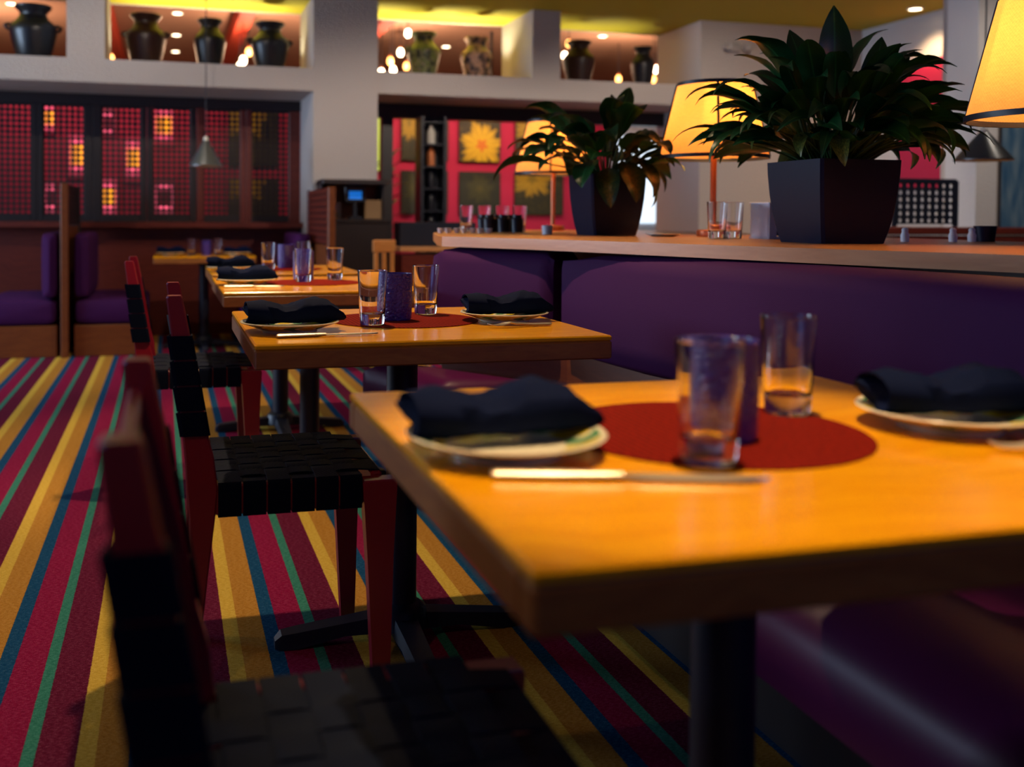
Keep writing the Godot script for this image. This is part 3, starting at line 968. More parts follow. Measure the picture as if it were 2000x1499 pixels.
	for j in range(6):
		var z := -0.045 - j * 0.062
		var path := []
		for i in range(9):
			var y := 0.572 + 0.238 * i / 8.0
			var xb := lerpf(0.028, 0.005, (y - 0.57) / 0.2)
			var up := -0.0022 if (i / 2 + j) % 2 == 0 else 0.0022
			path.append(Vector3(xb - 0.004 + bow.call(z) + up, y, z))
		var b := MB.new()
		b.strap(path, Vector3.FORWARD, 0.052, 0.003)
		part("back_strap", b.done(30.0), M.webbing, o)
	return o

func chairs() -> void:
	var g := "red chairs with black woven straps"
	var c := make_chair("red framed chair with black woven seat in focus, pushed under the second table", V(0, 0, 2.02))
	dup(c, "woven_chair", "dark blurred chair nearest the camera, pushed under the nearest table", V(-0.045, 0, 0.735), 0.0, g)
	dup(c, "woven_chair", "red chair with black straps beyond the focused chair, at the third table of the row", V(-0.138, 0, 3.55), 0.0, g)

# ------------------------------------------------------------------ banquette, ledge and partition
func banquette() -> void:
	var o := thing("banquette", "long purple upholstered bench with rounded seat cushions along the right side", "bench", V(1.2, 0, 2.0))
	o.set_meta("group", "")
	o.remove_meta("group")
	var org := V(1.2, 0, 2.0)
	# backrest panels: front line in plan, thick, rounded at the top
	var runs := [[[1.36, 0.2], [1.41, 1.3], [1.36, 2.0], [1.265, 2.55], [1.185, 2.93]], [[1.175, 2.965], [1.04, 3.17], [0.885, 3.36]]]
	for run in runs:
		var pts := resample(run, 14)
		var rings := []
		for i in range(pts.size()):
			var t: Vector2 = (pts[mini(i + 1, pts.size() - 1)] - pts[maxi(i - 1, 0)]).normalized()
			var nrm := Vector2(t.y, -t.x)
			if nrm.x < 0: nrm = -nrm
			var e := 1.0
			var ei := mini(i, pts.size() - 1 - i)
			var inset: float = [0.03, 0.008, 0.0][mini(ei, 2)]
			var r := PackedVector3Array()
			for q in [[0.11, 0.575], [0.05, 0.56], [0.02, 0.58], [0.0, 0.64], [0.012, 0.75], [0.022, 0.84], [0.035, 0.875], [0.07, 0.890], [0.12, 0.894], [0.17, 0.892], [0.20, 0.87], [0.20, 0.60]]:
				var u: float = clampf(q[0], inset, 0.20 - inset)
				var y: float = clampf(q[1], 0.56 + inset, 0.894 - inset)
				var w: Vector2 = pts[i] + nrm * (u - 0.012)
				r.append(V(w.x, y, w.y) - org)
			rings.append(r)
		var b := MB.new()
		b.loft(rings)
		part("backrest", b.done(50.0), M.purple_fabric, o)
	# seat cushions
	var cush := [[[0.84, 0.15], [0.84, 0.9], [0.842, 1.56]], [[0.842, 1.60], [0.845, 2.3], [0.845, 3.0]], [[0.835, 3.06], [0.77, 3.28], [0.66, 3.52]]]
	var backs := [[[1.40, 0.15], [1.43, 0.9], [1.43, 1.56]], [[1.43, 1.60], [1.32, 2.3], [1.2, 2.98]], [[1.18, 3.0], [1.06, 3.19], [0.93, 3.38]]]
	for ci in range(3):
		var fp := resample(cush[ci], 16)
		var bp := resample(backs[ci], 16)
		var rings := []
		for i in range(17):
			var ei := mini(i, 16 - i)
			var ins: float = [0.045, 0.02, 0.006, 0.0][mini(ei, 3)]
			var r := PackedVector3Array()
			for q in [[0.25, 0.30], [0.06, 0.30], [0.015, 0.315], [0.0, 0.36], [0.004, 0.41], [0.03, 0.45], [0.09, 0.472], [0.25, 0.482], [0.6, 0.48], [0.9, 0.47], [1.0, 0.44], [1.0, 0.31]]:
				var w: Vector2 = fp[i].lerp(bp[i], clampf(q[0] if q[0] > 0.2 else q[0] * 1.6, ins * 1.5, 1.0 - ins))
				r.append(V(w.x, clampf(q[1], 0.30 + ins * 0.6, 0.482 - ins), w.y) - org)
			rings.append(r)
		var b := MB.new()
		b.loft(rings)
		part("seat_cushion", b.done(50.0), M.purple_vinyl, o)
	# wooden plinth under the seat and board behind it
	var pl := [Vector2(1.12, -0.15), Vector2(1.12, -2.98), Vector2(0.86, -3.42), Vector2(0.96, -3.46), Vector2(1.22, -3.03), Vector2(1.42, -2.2), Vector2(1.46, -1.6), Vector2(1.45, -0.15)]
	var pl2 := []
	for q in pl: pl2.append(q - Vector2(1.2, -2.0))
	var b := MB.new()
	b.prism(pl2, 0.0, 0.30)
	part("plinth", b.done(20.0), M.dark_wood, o)
	# board behind the seat
	var rr := []
	for q in [[1.44, 0.15], [1.46, 1.4], [1.40, 2.2], [1.25, 2.95], [0.96, 3.40]]:
		rr.append(PackedVector3Array([V(q[0] - 0.02, 0.43, q[1]) - org, V(q[0] + 0.02, 0.43, q[1]) - org, V(q[0] + 0.02, 0.585, q[1]) - org, V(q[0] - 0.02, 0.585, q[1]) - org]))
	b = MB.new()
	b.loft(rr)
	part("back_board", b.done(20.0), M.brown_wood, o)

	# partition below the ledge and the wooden ledge on it
	var edge := [Vector2(1.70, 0.15), Vector2(1.66, 1.3), Vector2(1.622, 1.59), Vector2(1.467, 2.0), Vector2(1.369, 2.296), Vector2(1.253, 2.661), Vector2(1.118, 3.02), Vector2(0.93, 3.37), Vector2(0.96, 3.55), Vector2(1.12, 4.2), Vector2(1.5, 5.2), Vector2(2.65, 5.2), Vector2(2.65, 0.15)]
	var poly := []
	for q in edge: poly.append(Vector2(q.x, -q.y))
	var wall := [Vector2(1.70, -0.15), Vector2(1.70, -1.6), Vector2(1.64, -2.0), Vector2(1.55, -2.4), Vector2(1.47, -2.8), Vector2(1.38, -3.15), Vector2(1.22, -3.55), Vector2(1.25, -4.2), Vector2(1.57, -5.15), Vector2(2.6, -5.15), Vector2(2.6, -0.15)]
	b = MB.new()
	b.prism(wall, 0.0, 0.895)
	struct("wall_partition", b.done(20.0), M.brown_wood, "low partition carrying the wooden ledge behind the bench")
	b = MB.new()
	var pl3 := []
	for q in poly: pl3.append(q - Vector2(1.8, -2.8))
	b.prism(pl3, 0.897, 0.932)
	var l := solo("wooden_ledge", b.done(20.0), M.ledge_wood, "pale wooden ledge on top of the partition, carrying lamps and plants", "ledge", V(1.8, 0, 2.8))

func resample(pts: Array, n: int) -> Array:
	var c := Curve2D.new()
	for i in range(pts.size()):
		var p := Vector2(pts[i][0], pts[i][1])
		var a := Vector2(pts[maxi(i - 1, 0)][0], pts[maxi(i - 1, 0)][1])
		var z := Vector2(pts[mini(i + 1, pts.size() - 1)][0], pts[mini(i + 1, pts.size() - 1)][1])
		var t := (z - a) / 6.0
		c.add_point(p, -t, t)
	var out := []
	var l := c.get_baked_length()
	for i in range(n + 1): out.append(c.sample_baked(l * i / n, true))
	return out

# ------------------------------------------------------------------ lamps
func table_lamp(label: String, at: Vector3) -> void:
	var o := thing("table_lamp", label, "lamp", at, 0.0, "table lamps with orange shades")
	part("base", lathe([Vector2(0, 0), Vector2(0.058, 0), Vector2(0.06, 0.003), Vector2(0.06, 0.022), Vector2(0.056, 0.026), Vector2(0.012, 0.028), Vector2(0, 0.028)], 32), M.copper, o)
	part("pole", lathe([Vector2(0, 0.028), Vector2(0.0115, 0.028), Vector2(0.0115, 0.40), Vector2(0, 0.40)], 16), M.copper, o)
	var y0 := 0.300; var y1 := 0.572
	var r0 := 0.200; var r1 := 0.135
	var b := MB.new()
	var rings := []
	for i in range(13):
		var t := i / 12.0
		var r := PackedVector3Array()
		for k in range(48): r.append(Vector3(cos(TAU * k / 48) * lerpf(r0, r1, t), lerpf(y0, y1, t), sin(TAU * k / 48) * lerpf(r0, r1, t)))
		rings.append(r)
	b.loft(rings, true, false)
	var s := part("lamp_shade", b.done(60.0), M.shade_fabric, o)
	for e in [[y0, r0], [y1, r1]]:
		b = MB.new()
		rings = []
		for k in range(49):
			var a := TAU * k / 48
			var d := Vector3(cos(a), 0, sin(a))
			rings.append(PackedVector3Array([d * (e[1] - 0.003) + Vector3(0, e[0] - 0.008, 0), d * (e[1] + 0.003) + Vector3(0, e[0] - 0.008, 0), d * (e[1] + 0.003) + Vector3(0, e[0] + 0.005, 0), d * (e[1] - 0.003) + Vector3(0, e[0] + 0.005, 0)]))
		b.loft(rings)
		part("ring", b.done(30.0), M.black_metal, s)
	for k in range(4):
		var a := TAU * k / 4 + 2.02 + (0.5 if at.z > -2.0 else 0.0)
		b = MB.new()
		b.tube([Vector3(cos(a) * (r0 + 0.002), y0, sin(a) * (r0 + 0.002)), Vector3(cos(a) * (r1 + 0.002), y1, sin(a) * (r1 + 0.002))], [0.0045], 8)
		part("rib", b.done(50.0), M.black_metal, s)
	part("bulb", lathe([Vector2(0, 0.395), Vector2(0.014, 0.395), Vector2(0.014, 0.415), Vector2(0.03, 0.45), Vector2(0.026, 0.475), Vector2(0, 0.49)], 16), M.bulb_warm, o)
	omni(at + Vector3(0, 0.45, 0), Color(1.0, 0.74, 0.46), 0.24, 0.03)

func pendant(label: String, at: Vector3, r: float, h: float, top: float) -> void:
	# at is the rim of the shade
	var o := thing("pendant_lamp", label, "pendant lamp", at, 0.0, "grey metal cone pendant lamps")
	part("metal_shade", lathe([Vector2(r, 0), Vector2(r * 1.005, 0.006), Vector2(r * 0.16, h * 0.9), Vector2(0.012, h * 0.92), Vector2(0.012, h * 0.9), Vector2(r * 0.14, h * 0.87), Vector2(r * 0.985, 0.006), Vector2(r, 0)], 32, 30.0), M.brushed_metal, o)
	part("cap", lathe([Vector2(0, h * 0.9), Vector2(0.02, h * 0.9), Vector2(0.018, h * 0.99), Vector2(0.008, h * 1.05), Vector2(0, h * 1.05)], 16), M.cream_glaze, o)
	part("cord", lathe([Vector2(0, h * 1.04), Vector2(0.004, h * 1.04), Vector2(0.004, top - at.y), Vector2(0, top - at.y)], 8), M.black_metal, o)
	part("bulb", lathe([Vector2(0, h * 0.1), Vector2(0.02, h * 0.16), Vector2(0.026, h * 0.3), Vector2(0.014, h * 0.55), Vector2(0, h * 0.6)], 12), M.bulb_warm, o)
	omni(at + Vector3(0, h * 0.3, 0), Color(1.0, 0.62, 0.32), 0.035, 0.02)

func lamps() -> void:
	table_lamp("lit table lamp with orange shade behind the large plant", V(1.985, 0.932, 3.36))
	table_lamp("farthest lit table lamp, its orange shade behind the small drooping plant", V(1.955, 0.932, 4.9))
	table_lamp("lit table lamp cut off by the photo's edge, above the brassy cone pendant", V(1.925, 0.932, 1.78))
	pendant("small grey cone pendant lamp with orange rim before the lattice screens", V(0.282, 1.37, 7.7), 0.122, 0.215, 2.73)
	pendant("brassy cone pendant lamp hanging beside the right hand lamp shade", V(4.02, 1.305, 4.2), 0.138, 0.16, 2.73)

# ------------------------------------------------------------------ plants
func leaf_shape(l: float, w: float, droop: float, fold: float, tip: float) -> ArrayMesh:
	# starts at the origin, heads along +y and bends over towards +x
	var b := MB.new()
	b.has_uv = true
	var n := 12
	var prev := []
	var pos := Vector3.ZERO
	var ang := 0.0
	for i in range(n + 1):
		var t := float(i) / n
		var half: float = w * 0.5 * pow(sin(PI * pow(t, tip)), 0.8) if t > 0.0 and t < 1.0 else 0.0015
		ang = droop * t * t
		var dir := Vector3(sin(ang), cos(ang), 0)
		var nrm := Vector3(-cos(ang), sin(ang), 0)
		var row := []
		for k in [-1.0, -0.55, 0.0, 0.55, 1.0]:
			var up: float = absf(k) * half * fold + sin(t * 17.0 + k * 2.0) * half * 0.06 * absf(k)
			row.append([pos + Vector3(0, 0, k * half) + nrm * up, Vector2(0.5 + k * 0.5, 1.0 - t)])
		if i > 0:
			for k in range(4):
				b.quad_uv(prev[k][0], prev[k + 1][0], row[k + 1][0], row[k][0], prev[k][1], prev[k + 1][1], row[k + 1][1], row[k][1])
		prev = row
		pos += dir * l / n
	return b.done(80.0)

func put_leaf(o: Node3D, mesh: Mesh, m: Material, base: Vector3, joint: Vector3, az: float, tilt: float, roll: float, s: float, r0 := 0.004) -> void:
	var lf := MeshInstance3D.new()
	lf.name = "leaf"
	lf.mesh = mesh
	lf.material_override = m
	o.add_child(lf, true)
	var bs := Basis(Vector3.UP, az) * Basis(Vector3(0, 0, 1), -tilt) * Basis(Vector3.UP, roll)
	lf.transform = Transform3D(bs.scaled(Vector3.ONE * s), joint)
	var inv := lf.transform.affine_inverse()
	var b := MB.new()
	var midp := base.lerp(joint, 0.55) + Vector3(0, 0.02, 0)
	var path := []
	for i in range(6):
		var t := i / 5.0
		path.append(inv * (base * (1 - t) * (1 - t) + midp * 2 * t * (1 - t) + joint * t * t))
	b.tube(path, [r0 / s, r0 / s, r0 * 0.9 / s, r0 * 0.8 / s, r0 * 0.7 / s, r0 * 0.6 / s], 5)
	part("stem", b.done(60.0), M.stem_green, lf)

func planter_pot(o: Node3D, st: float, sb: float, h: float) -> void:
	var rings := []
	for q in [[0.0, 0.0], [0.15, 0.30], [0.35, 0.58], [0.6, 0.82], [0.85, 0.96], [1.0, 1.0]]:
		var s: float = lerpf(sb, st, q[1]) / 2
		var k := 0.008
		var y: float = q[0] * h
		rings.append(PackedVector3Array([Vector3(s - k, y, s), Vector3(s, y, s - k), Vector3(s, y, -s + k), Vector3(s - k, y, -s), Vector3(-s + k, y, -s), Vector3(-s, y, -s + k), Vector3(-s, y, s - k), Vector3(-s + k, y, s)]))
	var t := st / 2 - 0.008
	for y in [h, h - 0.03]:
		rings.append(PackedVector3Array([Vector3(t - 0.008, y, t), Vector3(t, y, t - 0.008), Vector3(t, y, -t + 0.008), Vector3(t - 0.008, y, -t), Vector3(-t + 0.008, y, -t), Vector3(-t, y, -t + 0.008), Vector3(-t, y, t - 0.008), Vector3(-t + 0.008, y, t)]))
	var b := MB.new()
	b.loft(rings)
	part("pot", b.done(40.0), M.planter_dark, o)
	part("soil", cube(Vector3(0, h - 0.026, 0), Vector3(st - 0.02, 0.012, st - 0.02)), M.soil, o)

func plants() -> void:
	var rng := RandomNumberGenerator.new()
	rng.seed = 77
	# the large plant: lance leaves on long stems
	var o := thing("potted_plant", "large leafy plant with dark lance leaves in a square dark planter", "plant", V(1.862, 0.9325, 2.50), 0.0)
	var h := 0.235
	planter_pot(o, 0.265, 0.205, h)
	var kinds := [leaf_shape(0.21, 0.068, 1.1, 0.3, 0.8), leaf_shape(0.23, 0.058, 1.7, 0.35, 0.75), leaf_shape(0.19, 0.078, 0.8, 0.25, 0.85), leaf_shape(0.24, 0.05, 2.0, 0.35, 0.7), leaf_shape(0.20, 0.08, 1.4, 0.3, 0.85)]
	var n := 150
	for i in range(n):
		var t := (i + 0.5) / n
		var az := i * 2.39996 + rng.randf_range(-0.2, 0.2)
		var el := lerpf(0.12, 1.5, pow(t, 0.82)) + rng.randf_range(-0.15, 0.15)
		var len_ := lerpf(0.21, 0.15, t) * rng.randf_range(0.7, 1.12)
		var base := Vector3(cos(az) * rng.randf_range(0.02, 0.08), h - 0.02, -sin(az) * rng.randf_range(0.02, 0.08))
		var dir := Vector3(sin(el) * cos(az), cos(el) * 0.95 + 0.16, -sin(el) * sin(az))
		var joint := base + dir * len_
		if joint.y < h + 0.04: joint.y = h + 0.04 + rng.randf() * 0.03
		put_leaf(o, kinds[i % 5], M.leaf_green, base, joint, az, minf(el * 0.75 + 0.35, 1.5), rng.randf_range(-0.7, 0.7), rng.randf_range(0.8, 1.1))
	# a few leaves the photograph shows singly: the broad upright one and those hanging over the rim
	var broad := leaf_shape(0.26, 0.098, 0.25, 0.2, 0.85)
	var hang := leaf_shape(0.20, 0.062, 1.9, 0.3, 0.85)
	put_leaf(o, broad, M.leaf_green, Vector3(-0.01, h - 0.02, 0.02), Vector3(-0.035, h + 0.185, 0.05), 0.9, -0.06, 0.25, 0.98, 0.005)
	put_leaf(o, broad, M.leaf_green, Vector3(-0.04, h - 0.02, 0.03), Vector3(-0.11, h + 0.15, 0.07), 2.4, 0.30, -1.2, 0.9, 0.005)
	put_leaf(o, broad, M.leaf_green, Vector3(0.03, h - 0.02, 0.03), Vector3(0.05, h + 0.15, 0.08), 0.2, 0.30, 1.0, 0.85, 0.005)
	for q in [[-0.09, 0.07, 3.6, 1.5], [-0.06, 0.10, 4.1, 1.7], [0.10, 0.10, 5.6, 1.4], [-0.11, 0.0, 3.0, 1.3]]:
		put_leaf(o, hang, M.leaf_variegated, Vector3(q[0] * 0.4, h - 0.02, q[1] * 0.4), Vector3(q[0], h + 0.07, q[1]), q[2], q[3], 0.2, 0.9)
	# long thin leaves reaching far out
	var thin := leaf_shape(0.26, 0.03, 1.5, 0.4, 0.7)
	for q in [[0.2, 1.15], [6.0, 1.35], [3.3, 1.2], [2.9, 1.35], [3.7, 1.3], [0.6, 1.3]]:
		var dir := Vector3(sin(q[1]) * cos(q[0]), cos(q[1]), -sin(q[1]) * sin(q[0]))
		put_leaf(o, thin, M.leaf_green, Vector3(0, h - 0.02, 0), Vector3(0, h, 0) + dir * 0.24, q[0], q[1] * 0.85, 0.2, 1.0)

	# the small plant: broader drooping leaves, partly bronze
	o = thing("potted_plant", "smaller drooping plant with broad bronze and green leaves in a dark planter", "plant", V(1.66, 0.9325, 3.6), 0.0)
	h = 0.235
	planter_pot(o, 0.23, 0.175, h)
	var k2 := [leaf_shape(0.20, 0.092, 1.5, 0.28, 0.85), leaf_shape(0.21, 0.085, 1.8, 0.28, 0.8), leaf_shape(0.18, 0.10, 1.2, 0.22, 0.9)]
	n = 44
	rng.seed = 12
	for i in range(n):
		var t := (i + 0.5) / n
		var az := i * 2.39996 + rng.randf_range(-0.25, 0.25)
		var el := lerpf(0.35, 1.5, t)
		var len_ := rng.randf_range(0.12, 0.21) * (0.62 if cos(az) > 0.25 else 1.0)
		var base := Vector3(cos(az) * 0.03, h - 0.02, -sin(az) * 0.03)
		var dir := Vector3(sin(el) * cos(az), cos(el) * 0.9 + 0.25, -sin(el) * sin(az))
		var joint := base + dir * len_
		var m: Material = M.leaf_bronze if cos(az) > 0.1 and i % 3 != 0 else M.leaf_green
		put_leaf(o, k2[i % 3], m, base, joint, az, el * 0.7 + 0.35, rng.randf_range(-0.4, 0.4), rng.randf_range(0.85, 1.2) * (0.85 if cos(az) > 0.25 else 1.1))
	for q in [[2.7, 0.14, 0.10, 1.5, 0], [3.3, 0.15, 0.07, 1.6, 0], [3.9, 0.13, 0.05, 1.9, 0], [4.3, 0.12, 0.02, 2.1, 1], [4.8, 0.11, 0.05, 2.2, 1], [5.3, 0.10, 0.07, 2.1, 2], [5.7, 0.09, 0.04, 2.2, 2], [6.1, 0.10, 0.06, 1.9, 1], [3.5, 0.10, 0.11, 1.3, 0], [4.1, 0.09, 0.12, 1.2, 1], [5.0, 0.09, 0.12, 1.2, 2]]:
		var m: Material = [M.leaf_green, M.leaf_bronze, M.leaf_bronze][q[4]]
		put_leaf(o, k2[(q[4] + 2) % 3], m, Vector3(cos(q[0]) * 0.04, h - 0.02, -sin(q[0]) * 0.04), Vector3(cos(q[0]) * q[1], h + q[2], -sin(q[0]) * q[1]), q[0], q[3], 0.15, 1.0)
	var up := leaf_shape(0.22, 0.075, 0.7, 0.3, 0.9)
	put_leaf(o, up, M.leaf_green, Vector3(0.0, h - 0.02, 0.0), Vector3(0.02, h + 0.17, 0.0), 0.1, 0.45, 1.2, 1.0)
	put_leaf(o, up, M.leaf_green, Vector3(0.0, h - 0.02, 0.0), Vector3(0.0, h + 0.14, 0.02), 0.5, 0.25, 1.2, 0.9)

# ------------------------------------------------------------------ niches: urns, lights, lanterns
func urn(label: String, x: float, m: Material, w: float, turn: float, ears: bool, h := 0.40) -> void:
	var o := thing("clay_urn", label, "urn", V(x, 2.1625, 8.25), turn, "clay urns in the wall niches")
	var r := w / 2
	part("body", lathe([Vector2(0, 0), Vector2(r * 0.62, 0), Vector2(r * 0.65, 0.01), Vector2(r * 0.80, h * 0.27), Vector2(r * 0.93, h * 0.52), Vector2(r * 0.95, h * 0.60), Vector2(r * 0.86, h * 0.67), Vector2(r * 0.62, h * 0.76), Vector2(r * 0.53, h * 0.83), Vector2(r * 0.56, h * 0.89), Vector2(r * 0.72, h * 0.95), Vector2(r * 0.74, h * 0.985), Vector2(r * 0.70, h), Vector2(r * 0.5, h * 0.97), Vector2(r * 0.45, h * 0.8), Vector2(0, h * 0.78)], 32), m, o)
	if ears:
		for s in [-1, 1]:
			var b := MB.new()
			b.tube([Vector3(s * r * 0.82, h * 0.56, 0), Vector3(s * r * 1.02, h * 0.59, 0), Vector3(s * r * 1.1, h * 0.645, 0), Vector3(s * r * 1.0, h * 0.66, 0), Vector3(s * r * 0.8, h * 0.66, 0)], [0.012, 0.013, 0.014, 0.013, 0.011], 8)
			part("handle", b.done(50.0), m, o)

func niches() -> void:
	urn("dark urn with blue sheen in the leftmost niche", -0.992, M.clay_dark, 0.37, 0.1, true, 0.44)
	urn("dark red urn, first of three in the second niche", -0.161, M.clay_brown, 0.33, -0.15, true, 0.42)
	urn("slim dark urn in the middle of the second niche", 0.333, M.clay_dark, 0.27, 1.5, false, 0.41)
	urn("dark urn with blue sheen beside the wide column, last in the second niche", 0.81, M.clay_dark, 0.33, 0.1, true, 0.41)
	urn("green and grey painted urn in the third niche", 2.104, M.urn_green_paint, 0.30, 0.2, true, 0.40)
	urn("pinkish urn with dark painted leaf in the third niche", 2.573, M.urn_pink_paint, 0.29, 1.4, false, 0.38)
	urn("dark urn beside the glowing lanterns in the fourth niche", 3.523, M.clay_brown, 0.30, 1.4, false, 0.40)
	urn("dark slender urn at the right end of the fourth niche", 4.145, M.clay_dark, 0.23, 1.4, false, 0.38)
	# little uplights lying on the wall ledge behind the urns
	for q in [[-1.55, 0.6, "left of the leftmost urn"], [-0.30, 0.4, "at the left end of the second niche"], [0.09, 0.7, "between the dark red and slim urns"], [0.57, 1.0, "right of the slim urn"], [0.95, 0.4, "against the wide column"], [1.80, 1.0, "left of the green painted urn"], [2.34, 1.4, "between the two painted urns"], [2.70, 1.0, "right of the pink painted urn"], [3.27, 0.3, "left of the first urn in the fourth niche"], [3.85, 0.4, "between the urns of the fourth niche"]]:
		var o := thing("niche_uplight", "", "uplight", V(q[0], 2.1622, 8.52), 0.0, "small uplights hidden on the niche ledge")
		o.set_meta("label", "small round uplight on the niche ledge, " + q[2])
		part("housing", lathe([Vector2(0, 0), Vector2(0.03, 0), Vector2(0.03, 0.022), Vector2(0.026, 0.024), Vector2(0, 0.024)], 16), M.black_metal, o)
		part("lens", lathe([Vector2(0, 0.0245), Vector2(0.025, 0.0245), Vector2(0.02, 0.028), Vector2(0, 0.029)], 16), M.bulb_white, o)
		spot(V(q[0], 2.20, 8.52), V(q[0], 3.0, 8.46), Color(1.0, 0.98, 0.82), q[1] * 0.95, 50.0, 0.03)
	# recessed lights of the ceilings
	var dl := [[0.13, 13.3, 3.6, "highest of three beside the slim urn"], [0.13, 14.9, 3.6, "middle of three beside the slim urn"], [0.13, 16.4, 3.6, "lowest of three beside the slim urn"], [-1.85, 13.3, 3.6, "beside the leftmost urn"], [6.0, 13.2, 3.6, "seen in the fourth niche"], [4.1, 14.7, 3.6, "between the painted urns"]]
	for q in dl:
		ceiling_light("round recessed light of the brown ceiling, " + q[3], q[0], q[1], q[2], 0.06, 4.0)
	ceiling_light("round recessed light in the yellow ceiling above the large plant", 5.9, 6.9, 2.73, 0.05, 1.0)
	for s in SPOTS:
		if s[0] != 5.9:
			ceiling_light("round recessed ceiling spot above the photo's frame, " + s[7], s[0], s[1], 2.73, 0.035, 0.0)
	# glowing lanterns hanging in the room behind
	var ln := [[0.94, 2.98, "left of the last urn in the second niche, middle one"], [1.01, 3.09, "left of the last urn in the second niche, upper one"], [0.90, 2.90, "left of the last urn in the second niche, lowest one"], [-0.67, 2.93, "at the left end of the second niche"], [2.74, 2.90, "lowest at the left end of the third niche"], [2.86, 3.06, "upper left in the third niche"], [3.0, 3.18, "in the middle of the cluster left of the green urn"], [3.08, 3.0, "just left of the green urn, low"], [3.10, 3.44, "above the green urn's shoulder, topmost in the third niche"], [5.40, 3.42, "upper one left of the first urn in the fourth niche"], [5.34, 3.25, "lower one left of the first urn in the fourth niche"], [6.16, 2.96, "low between the two urns of the fourth niche"], [6.74, 3.12, "upper one right of the slender urn"], [6.7, 2.98, "lower one right of the slender urn"], [2.9, 2.94, "second lowest at the left of the third niche"]]
	var i := 0
	for q in ln:
		var d := 12.6 + 0.35 * (i % 4)
		var o := thing("glass_lantern", "glowing lantern seen " + q[2], "lantern", V(q[0] * d / 13.0, 1 + (q[1] - 1) * d / 13.0, d), 0.0, "glowing lanterns in the room behind")
		part("globe", lathe([Vector2(0, -0.05), Vector2(0.026, -0.042), Vector2(0.042, -0.01), Vector2(0.038, 0.03), Vector2(0.022, 0.055), Vector2(0, 0.058)], 16), M.bulb_white if i % 2 == 0 else M.bulb_warm, o)
		part("cap", lathe([Vector2(0, 0.056), Vector2(0.028, 0.056), Vector2(0.014, 0.085), Vector2(0, 0.09)], 12), M.copper, o)
		part("cord", lathe([Vector2(0, 0.088), Vector2(0.005, 0.088), Vector2(0.005, 3.6 - o.position.y), Vector2(0, 3.6 - o.position.y)], 6), M.black_metal, o)
		i += 1
	for q in [[1.0, 2.9, 12.7, 4.0], [3.0, 3.0, 12.9, 4.0], [6.2, 3.0, 12.8, 3.5], [-2.2, 2.8, 13.5, 4.5]]:
		omni(V(q[0], q[1] - 0.12, q[2]), Color(1.0, 0.80, 0.64), q[3] * 0.75, 0.08)

func ceiling_light(label: String, x: float, d: float, h: float, r: float, e: float) -> void:
	var o := thing("ceiling_downlight", label, "ceiling light", V(x, h, d), 0.0, "round recessed ceiling lights")
	part("trim_ring", lathe([Vector2(r, -0.001), Vector2(r * 1.3, -0.001), Vector2(r * 1.3, -0.008), Vector2(r * 1.05, -0.012), Vector2(r, -0.012), Vector2(r, -0.001)], 24), M.cream_glaze, o)
	part("lens", lathe([Vector2(0, -0.006), Vector2(r, -0.006), Vector2(r, -0.002), Vector2(0, -0.002)], 20), M.bulb_white, o)
	if e > 0.0: spot(V(x, h - 0.03, d), V(x, 0, d), Color(1.0, 0.82, 0.6), e, 60.0, 0.05)

# ------------------------------------------------------------------ far booths
func slat_divider(label: String, x: float, d0: float, d1: float, h: float, m: Material, n: int, base: float) -> void:
	var o := thing("booth_divider", label, "divider", V(x, 0, d0), 0.0, "slatted dividers between the far booths")
	part("post", cube(Vector3(0, h / 2, 0.0), Vector3(0.05, h, 0.05), 0.004), M.brown_wood, o)
	part("post", cube(Vector3(0, h / 2, -(d1 - d0)), Vector3(0.05, h, 0.05), 0.004), m, o)
	var sh := (h - base) / n
	for i in range(n):
		part("slat", cube(Vector3(0, base + sh * (i + 0.5), -(d1 - d0) / 2), Vector3(0.03, sh * 0.82, d1 - d0 - 0.052), 0.004), m, o)
	part("lower_panel", cube(Vector3(0, base / 2, -(d1 - d0) / 2), Vector3(0.024, base - 0.01, d1 - d0 - 0.052), 0.002), M.brown_wood, o)
	part("back_panel", cube(Vector3(0, (h + base) / 2, -(d1 - d0) / 2), Vector3(0.012, h - base - 0.01, d1 - d0 - 0.052)), M.dark_wood, o)

func cushion(b: MB, c: Vector3, s: Vector3, rnd: float) -> void:
	# soft block
	var rings := []
	var h := s / 2
	for i in range(11):
		var t := -1.0 + 2.0 * i / 10.0
		var z := h.z * signf(t) * (1.0 - pow(1.0 - absf(t), 2.2))
		var k := pow(absf(t), 6.0) * rnd
		var r := PackedVector3Array()
		for j in range(20):
			var a := TAU * j / 20
			r.append(c + Vector3((h.x - k) * signf(cos(a)) * pow(absf(cos(a)), 0.32), (h.y - k) * signf(sin(a)) * pow(absf(sin(a)), 0.32), z))
		rings.append(r)
	b.loft(rings)

